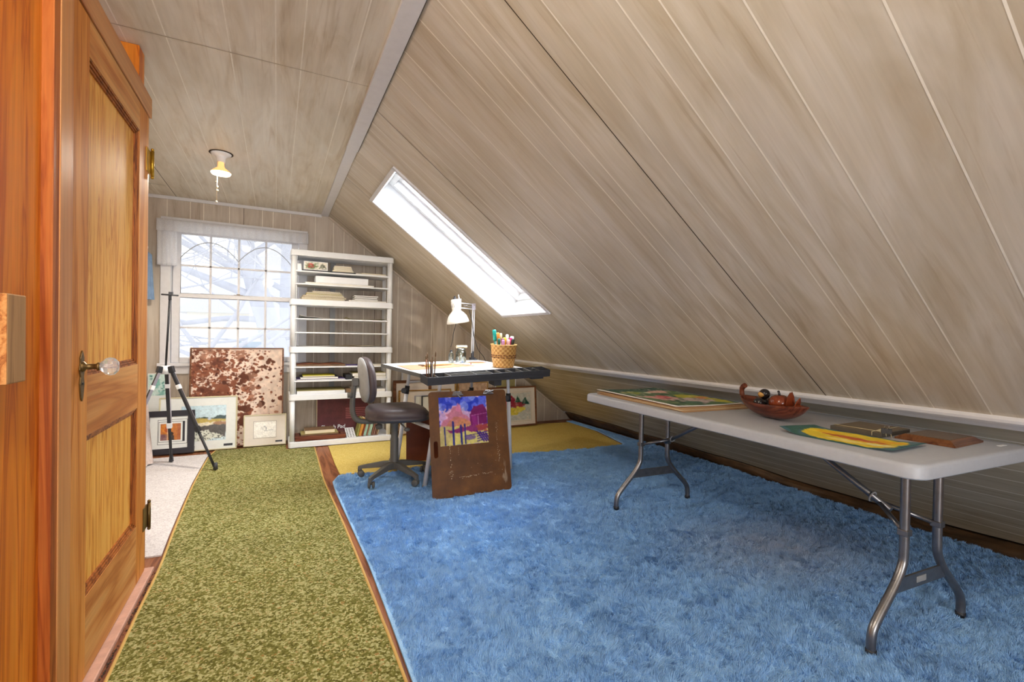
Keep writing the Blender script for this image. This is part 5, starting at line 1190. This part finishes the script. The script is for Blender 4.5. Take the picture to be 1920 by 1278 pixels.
MB().tube(smoothpath([(.0, .085, .09), (.0, .03, .10), (.03, 0, .09), (.06, 0, .03), (.04, -.005, .0), (0, -.002, .02)], 5), .006, 8).build('hanger', 'black', g1)
g2 = garment('lace_dress', 'pale pink lacy cloth hanging to the floor at the edge of the door', 'clothing', (-1.03, 4.60, 1.05), .085, 1.03, .75, 'lacecloth', .06)
MB().tube([(0, 0, 0), (-.59, 0, .02)], .008, 8).build('peg_rail', 'white_metal', g2)

# ================================================================== ceiling bulb
cbm = thing('ceiling_bulb', 'lit reflector bulb in white ceiling socket with pull chain', 'light', (-.352, 3.77, ZC))
w = MB(); w.lathe([(0, -.001), (.072, -.001), (.072, -.004), (0, -.004)], 28); w.build('dark_ring', 'seam', cbm)
w = MB(); w.lathe([(.062, -.004), (.060, -.010), (.040, -.018), (.028, -.030), (.024, -.062), (0, -.062)], 28); w.build('socket', 'white', cbm)
w = MB(); w.lathe([(.018, -.062), (.019, -.085), (.024, -.098), (.050, -.120), (.060, -.130), (.060, -.134)], 28); w.build('bulb_neck', emit('warm_bulb_neck', S(255, 190, 120), .9), cbm)
w = MB(); w.lathe([(.060, -.134), (.055, -.143), (.03, -.149), (0, -.150)], 28); w.build('bulb_face', emit('lit_bulb', (1, .86, .62, 1), 14), cbm)
w = MB(); w.tube([(-.020, -.012, -.05), (-.022, -.014, -.33)], .0022, 6)
for z in (-.20, -.235, -.26): w.ball((-.022+.004*(z < -.21), -.014, z), .006, n=8, m=6)
w.ball((-.022, -.014, -.335), .0065, n=8, m=6); w.build('pull_chain', plain('ivory_cord', S(240, 220, 180), .6), cbm)
pl0 = bpy.data.lights.new('bulb_light', 'SPOT'); pl0.energy = 85; pl0.color = (1, .90, .76); pl0.shadow_soft_size = .05; pl0.spot_size = 3.05; pl0.spot_blend = .5
po_ = bpy.data.objects.new('bulb_light', pl0); COL.objects.link(po_); po_.parent = cbm; po_.location = (0, 0, -.16)

# copy of the ceiling bulb, added above the camera to brighten the near room
added_bulb = thing('ceiling_bulb', 'added out-of-view fill bulb in white ceiling socket, near the timber post', 'light', (-.16, .30, ZC))
for ch in list(cbm.children):
    if ch.type == 'MESH':
        d2 = ch.copy(); COL.objects.link(d2); d2.parent = added_bulb
pl2 = bpy.data.lights.new('added_bulb_light', 'POINT'); pl2.energy = 42; pl2.color = (1, .93, .82); pl2.shadow_soft_size = .09
po2 = bpy.data.objects.new('added_bulb_light', pl2); COL.objects.link(po2); po2.parent = added_bulb; po2.location = (0, 0, -.26)

# ================================================================== things on the folding table
FTM = Matrix.Translation((TX, TY, 0)) @ Matrix.Rotation(TA, 4, 'Z')
# stack of paintings on card
M['cardedge'] = plain('brown_card', S(170, 132, 92), .7, var=.1)
cg = Canvas(150, 120, (92, 122, 84))
cg.band(.5, 1, (58, 92, 70), .9, 5, 1); cg.poly([(0, 0), (1, 0), (1, .3), (.5, .16), (0, .25)], (52, 88, 72), 1, .2, 2); cg.ell(.28, .62, .26, .16, (226, 178, 170), 1, .22, 3); cg.ell(.36, .58, .14, .10, (216, 110, 116), 1, .18, 4); cg.ell(.72, .25, .2, .10, (222, 176, 160), 1, .2, 5)
cg.ell(.5, .28, .05, .05, (226, 234, 200), 1, .05, 6); cg.ell(.25, .28, .14, .08, (150, 160, 72), 1, .2, 7); cg.ell(.78, .62, .18, .14, (182, 180, 62), 1, .22, 8); cg.ell(.62, .78, .3, .12, (196, 176, 176), 1, .24, 9); cg.ell(.9, .85, .1, .1, (180, 176, 60), 1, .2, 10); cg.ell(.88, .68, .1, .06, (222, 150, 90), 1, .1, 11)
cg.band(.66, .72, (240, 226, 214), .8, 12, 12); cg.band(.30, .34, (44, 72, 56), .8, 12, 13); cg.ell(.1, .75, .1, .16, (110, 132, 96), 1, .2, 14); cg.ell(.45, .88, .1, .08, (84, 120, 100), 1, .1, 15)
def tsheet(name, label, cat, cx, cy, z, a, W_, D_, th, mat, curl=.0, canvas=None, marg=0):
    t_ = thing(name, label, cat, (cx, cy, z), (0, 0, a))
    f_ = lambda u, v: (W_*(u-.5), D_*(v-.5), curl*((2*u-1)**2)*(.6+.4*v))
    MB().grid(lambda u, v: f_(u, v), 20, 14).build('sheet', mat, t_, solid=th)
    if canvas: canvas.build('painted_face', lambda u, v: (lambda p: (p[0], p[1], p[2]+th*.5+.0012))(f_(marg+(1-marg-.01)*u, .99-(1-.01-marg*.3)*v)), t_)
    return t_
for i, (dx, dy, a, nm) in enumerate(((-.012, -.035, .03, 'lowest'), (-.004, -.02, -.01, 'second from bottom'), (.004, -.01, .035, 'third from bottom'))):
    tsheet('card_sheet', 'brown card sheet, %s in the pile below the garden painting' % nm, 'card', 2.085+dx, 2.10+dy, TZ+.0022+.0045*i, -.085+a, .47, .77, .004, ('cardedge', 'kraftpad', 'cardedge')[i], .0, None) ['group'] = 'cards under the garden painting'
tsheet('garden_painting', 'pink and green flower garden painting topping the card pile at the table\'s far end', 'painting', 2.092, 2.12, TZ+.0165, -.085, .46, .75, .0025, 'paper', .006, cg, .055)
# yellow flower painting
cy2 = Canvas(150, 90, (62, 104, 96)); cy2.band(.55, 1, (78, 112, 128), .8, 5, 1); cy2.poly([(.7, 0), (1, 0), (1, 1), (.8, 1)], (92, 122, 140), .7, .1, 2)
cy2.poly([(.07, .34), (.14, .10), (.40, .05), (.70, .06), (.90, .14), (.96, .40), (.93, .60), (.97, .78), (.84, .96), (.60, .93), (.42, .97), (.24, .86), (.10, .70)], (242, 212, 60), 1, .08, 3)
cy2.ell(.25, .30, .12, .14, (250, 200, 30), 1, .12, 4); cy2.ell(.80, .30, .14, .10, (246, 186, 40), 1, .12, 5); cy2.ell(.55, .74, .22, .10, (246, 224, 130), 1, .12, 6); cy2.ell(.55, .46, .30, .10, (214, 110, 60), .85, .16, 7); cy2.ell(.50, .48, .18, .05, (186, 70, 50), .7, .16, 8); cy2.ell(.82, .68, .12, .10, (250, 236, 170), 1, .1, 9); cy2.band(.68, .73, (240, 160, 40), .0, 9, 10)
yp = thing('yellow_painting', 'yellow and orange flower painting on teal paper with curled corners near the table front', 'painting', (1.938, 1.010, TZ+.0012), (0, 0, -PI/2+.03))
yf = lambda u, v: (.385*(u-.5), .245*(v-.5), .0006+.022*max(0, .22-u)**1.4/.22**1.4*1.0*(.4+.6*(1-v))+.010*max(0, u-.8)/.2)
MB().grid(yf, 24, 12).build('sheet', plain('teal_paper', S(72, 110, 108), .7), yp, solid=.001)
cy2.build('painted_face', lambda u, v: (lambda p: (p[0], p[1], p[2]+.0016))(yf(.01+.98*u, .99-.98*v)), yp)
# dark boxed block with string, black clip
k1 = thing('string_block', 'flat dark block tied with pale string lying beside the yellow painting', 'wood block', (2.190, 1.062, TZ+.0005), (0, 0, .03))
MB().bx(-.115, .115, -.092, .092, 0, .017).build('slab', plain('dark_slab', S(84, 78, 68), .5, var=.12), k1, bevel=.002)
w = MB(); w.bx(-.108, .108, -.085, .085, .0168, .0180); w.build('slab_face', plain('drab_face', S(112, 98, 76), .6, var=.1), k1)
w = MB(); z = .0192; w.tube([(-.085, .092, z), (-.085, -.093, z), (-.085, -.095, 0.004)], .0014, 6); w.tube([(-.116, -.06, .004), (-.116, -.06, z), (.116, -.055, z)], .0014, 6)
w.tube(smoothpath([(-.085, -.06, z+.001), (-.10, -.085, z+.012), (-.115, -.10, z), (-.10, -.075, z+.003)], 6), .0012, 6); w.tube(smoothpath([(-.085, -.06, z+.001), (-.075, -.10, z+.004), (-.09, -.112, .012), (-.10, -.118, .006)], 6), .0012, 6); w.build('string', plain('pale_string', S(206, 196, 160), .8), k1)
bcp = thing('binder_clip', 'small black binder clip in front of the string tied block', 'clip', (2.050, .938, TZ+.026), (0, 0, .5))
w = MB(); w.prism([(-.012, 0), (.012, 0), (.002, .018), (-.002, .018)], -.016, .016, Matrix(((1, 0, 0, 0), (0, 0, 1, 0), (0, 1, 0, 0), (0, 0, 0, 1)))); w.build('clip_body', 'black', bcp, bevel=.001)
w = MB(); w.tube([(-.004, -.006, .016), (-.016, -.006, .030), (-.016, .006, .030), (-.004, .006, .016)], .0013, 6); w.tube([(.004, -.006, .016), (.02, -.006, .022), (.02, .006, .022), (.004, .006, .016)], .0013, 6); w.build('wire_arm', 'chrome', bcp)
k2 = thing('wooden_plaque', 'reddish wooden plaque with sloping edges at the near end of the folding table', 'plaque', (2.245, .858, TZ+.0005), (0, 0, .02))
w = MB(); a_, b2 = .118, .090
vs = [(sx*(a_-i), sy*(b2-i), z) for i, z in ((0, 0), (0, .007), (.004, .008), (.022, .020), (.026, .020)) for sx, sy in ((-1, -1), (1, -1), (1, 1), (-1, 1))]
w.add(vs, [(k*4+j, k*4+(j+1) % 4, k*4+4+(j+1) % 4, k*4+4+j) for k in range(4) for j in range(4)]+[(3, 2, 1, 0)]); M['plaque'] = wood('plaque_wood', 0, S(122, 78, 48), S(106, 62, 36), S(82, 44, 24), 1.5, .3)
w.build('bevelled_base', 'plaque', k2); MB().bx(-.093, .093, -.065, .065, .0195, .0215).build('inset_panel', plain('inset', S(100, 80, 58), .4, var=.12), k2)
# leaf shaped wooden dish with carved fruit
M['dishwood'] = wood('dish_wood', 0, S(116, 62, 44), S(98, 47, 33), S(74, 33, 23), 1.6, .3)
bw = thing('leaf_dish', 'red-brown leaf shaped wooden dish with curled stem handle on the folding table', 'dish', (2.095, 1.425, TZ+.0005), (0, 0, math.atan2(-.411, -.128)))
DL, DWd = .215, .088
def dish(u, v, off=0.0):
    x = (u*2-1); wv = (1-abs(x)**2.2)**.8 if abs(x) < 1 else 0
    y = (v*2-1)*wv; rim = .066+.012*x*x; q = min(1, (x*x*.92+y*y/(max(wv, .02)**2)*(.35+.65*(1-x*x)))); q = min(1, abs(x)**2.4+(1-abs(x)**2.4)*(abs(v*2-1)**2.4))
    return Vector((x*DL, y*DWd, off+.001+(rim)*q))
w = MB().grid(lambda u, v: dish(.0015+.997*u, v, .004), 40, 16); w.build('dish_body', 'dishwood', bw, solid=.007)
w = MB(); w.tube(smoothpath([(-.195, 0, .060), (-.214, 0, .078), (-.222, 0, .100), (-.216, 0, .122), (-.196, 0, .134)], 6), [.010]*8+[.0115]*8+[.013]*8+[.0125], 12); w.build('stem_handle', 'mahogany', bw)
BM = Matrix.Translation(bw.location) @ Matrix.Rotation(bw.rotation_euler.z, 4, 'Z')
def fruit(name, label, lx_, ly_, lz_, fn_):
    p = BM @ Vector((lx_, ly_, lz_)); t_ = thing(name, label, 'carved fruit', p, (0, 0, bw.rotation_euler.z)); fn_(t_); return t_
M['ebony'] = plain('ebony', S(40, 36, 38), .12, var=.2); M['cherry'] = plain('polished_cherry', S(118, 52, 28), .14, var=.22, nscale=12); M['tanfruit'] = plain('tan_fruit', S(206, 156, 84), .2)
fruit('carved_plum', 'black polished carved plum nearest the stem of the dish', -.090, .022, .062, lambda t_: MB().ball((0, 0, 0), .026, n=20, m=14).build('plum', 'ebony', t_))
fruit('carved_plum', 'black polished carved plum in the front of the dish below the tan fruit', -.052, -.028, .064, lambda t_: MB().ball((0, 0, 0), .027, n=20, m=14).build('plum', 'ebony', t_))
fruit('carved_plum', 'black polished carved plum touching the big brown fruit', -.026, .016, .060, lambda t_: MB().ball((0, 0, 0), .022, n=20, m=14).build('plum', 'ebony', t_))
def tanf(t_):
    MB().ball((0, 0, 0), .025, n=20, m=14).build('fruit_body', 'ebony', t_); MB().ball((-.002, -.010, -.002), .0215, .019, .016, n=18, m=12).build('pale_cheek', 'tanfruit', t_)
fruit('carved_nut', 'tan cheeked dark carved fruit on top of the black plums', -.060, .006, .106, tanf)
def big(t_):
    w = MB(); w.lathe([(0, -.040), (.018, -.041), (.034, -.032), (.044, -.012), (.045, .008), (.036, .028), (.020, .038), (.008, .037), (0, .034)], 28); w.build('fruit_body', 'cherry', t_)
    w = MB(); w.tube([(0, 0, .034), (-.006, 0, .050), (-.010, 0, .056)], .005, 8); w.build('fruit_stem', 'ebony', t_)
fruit('carved_apple', 'large glossy red-brown carved apple in the middle of the dish', .044, .004, .076, big)
def blade(label, lx_, ly_, lz_, rz_, tilt, L, W2):
    p = BM @ Vector((lx_, ly_, lz_)); t_ = thing('carved_leaf', label, 'carved leaf', p, (tilt, 0, bw.rotation_euler.z+rz_), 'carved leaves in the dish')
    MB().prism([(-W2*.5, 0), (-W2, L*.35), (-W2*.7, L*.7), (0, L), (W2*.7, L*.7), (W2, L*.35), (W2*.5, 0)], -.003, .003, Matrix(((1, 0, 0, 0), (0, 0, -1, 0), (0, 1, 0, 0), (0, 0, 0, 1)))).build('leaf_blade', 'cherry', t_, bevel=.0015)
blade('upright brown carved leaf directly behind the carved apple', .045, .060, .055, .2, -.12, .075, .018)
blade('tallest upright dark carved leaf right of the carved apple', .098, .010, .050, PI/2-.2, .06, .085, .018)
blade('brown carved leaf leaning right behind the tallest leaf', .118, .020, .048, PI/2+.3, .35, .070, .020)
blade('brown carved leaf lying low at the pointed end of the dish', .122, -.012, .066, PI/2, 1.30, .075, .020)

# ================================================================== outside the window
M['bark'] = plain('haze_pale_bark', S(200, 202, 212), .9, var=.08, nscale=4); M['snow'] = plain('pale_ground', S(226, 226, 224), .9, var=.05, nscale=1)  # bark colour lightened to stand for window haze and overexposure
gr_ = MB().bx(-40, 40, YB+.6, 60, -3.3, -3.2).build('yard_ground', 'snow'); struct(gr_)
rt = random.Random(11)
def tree(name, label, base, segs):
    t_ = thing(name, label, 'tree', base)
    tw = MB()
    for nm_, pts, r0_, r1_ in segs:
        P_ = smoothpath([Vector(p)-Vector(base) for p in pts], 5); n_ = len(P_)
        rr_ = [r0_+(r1_-r0_)*i/(n_-1) for i in range(n_)]
        if nm_ == 'twigs': tw.tube(P_, rr_, 7)
        else: MB().tube(P_, rr_, 9).build(nm_, 'bark', t_)
    tw.build('twigs', 'bark', t_)['kind'] = 'stuff'
    return t_
def twigs(start, direction, L, r_, depth, nm='branch'):
    """recursive bare branches as (name, points, r0, r1)"""
    out = []; d = Vector(direction).normalized(); p = Vector(start); pts = [p.copy()]
    for k in range(4):
        d = (d+Vector((rt.gauss(0, .16), rt.gauss(0, .03), rt.gauss(.03, .14)))).normalized(); p = p+d*(L/4); pts.append(p.copy())
        if depth > 0 and k > 0:
            for q in range(1 if k < 3 else 2): out += twigs(p, d+Vector((rt.gauss(0, .7), rt.gauss(0, .08), rt.gauss(.05, .5))), L*rt.uniform(.5, .75), r_*.5, depth-1, 'twigs')
    return [(nm, [tuple(q) for q in pts], r_, r_*.45)]+out
def at(px_, z, y): return (px_*y/5.24, y, 1.088+(z-1.088)*y/5.24)       # point seen through (x, z) of the window at distance y
yt = 10.0
seg = [('trunk', [(at(.02, 0, yt)[0], yt, -3.2), at(.0, .72, yt), at(-.06, 1.10, yt), at(-.16, 1.45, yt), at(-.24, 1.75, yt), at(-.33, 2.1, yt), at(-.42, 2.6, yt)], .25, .13)]
for st, dr, L, r_ in (((-.20, 1.60), (-1, 0, .45), 2.6, .07), ((-.14, 1.40), (-1, 0, .42), 2.8, .08), ((-.26, 1.80), (.8, 0, .8), 2.2, .07), ((-.1, 1.2), (-1, 0, .15), 2.4, .06), ((-.02, 1.0), (1, 0, .35), 2.0, .06), ((-.36, 2.1), (-1, 0, .6), 2.2, .06), ((-.30, 1.95), (1, 0, .5), 2.2, .06)):
    seg += twigs(at(st[0], st[1], yt), dr, L, r_, 2)
tree('bare_tree', 'large bare haze-paled tree filling the middle of the window view', (at(.02, 0, yt)[0], yt, -3.2), seg)
yt = 13.0
seg = [('trunk', [(at(.10, 0, yt)[0], yt, -3.2), at(.10, .8, yt), at(.075, 1.2, yt), at(.07, 1.55, yt), at(.08, 2.2, yt), at(.07, 2.8, yt)], .15, .09)]
for st, dr, L, r_ in (((.07, 1.5), (-1, 0, .8), 2.4, .07), ((.07, 1.35), (-1, 0, .5), 2.0, .05), ((.08, 1.9), (-1, 0, .9), 2.2, .05), ((.09, 1.1), (-1, 0, -.3), 2.2, .05)): seg += twigs(at(st[0], st[1], yt), dr, L, r_, 2)
tree('bare_tree', 'slimmer bare tree at the right edge of the window view', (at(.10, 0, yt)[0], yt, -3.2), seg)
yt = 8.5
seg = [('trunk', [(at(-.55, 0, yt)[0], yt, -3.2), at(-.56, .60, yt), at(-.62, .85, yt)], .09, .06)]
for st, dr, L, r_ in (((-.56, .7), (-.8, 0, .8), 1.8, .04), ((-.58, .75), (.8, 0, .7), 1.9, .045), ((-.6, .85), (.4, 0, .6), 1.6, .04), ((-.6, .8), (-.9, 0, .5), 1.4, .035), ((-.57, .7), (1, 0, .5), 2.2, .045), ((-.57, .65), (1, 0, .3), 2.4, .045)): seg += twigs(at(st[0], st[1], yt), dr, L, r_, 2)
tree('bare_shrub', 'tangled bare haze-paled shrub across the lower window panes', (at(-.55, 0, yt)[0], yt, -3.2), seg)
hs = thing('neighbour_house', 'pale house with light gable roof seen through the right window panes', 'house', (-.1, 19, -3.2))
MB().bx(-2.6, 3.4, 0, 4, 0, 5.0).build('house_wall', plain('pale_siding', S(240, 236, 226), .8, var=.02), hs)
MB().prism([(-3.0, 4.9), (3.8, 4.9), (.4, 7.6)], -.2, 4.2, Matrix(((1, 0, 0, 0), (0, 0, 1, 0), (0, 1, 0, 0), (0, 0, 0, 1)))).build('house_roof', plain('pale_roof', S(216, 216, 222), .8), hs)
for x_ in (-1.2, 1.6):
    f_ = MB().bx(x_, x_+.9, -.05, 0, 2.6, 4.0).build('house_window', 'white', hs); MB().bx(x_+.07, x_+.83, -.06, -.05, 2.68, 3.92).build('pane', plain('dim_pane', S(170, 182, 196), .2), f_)
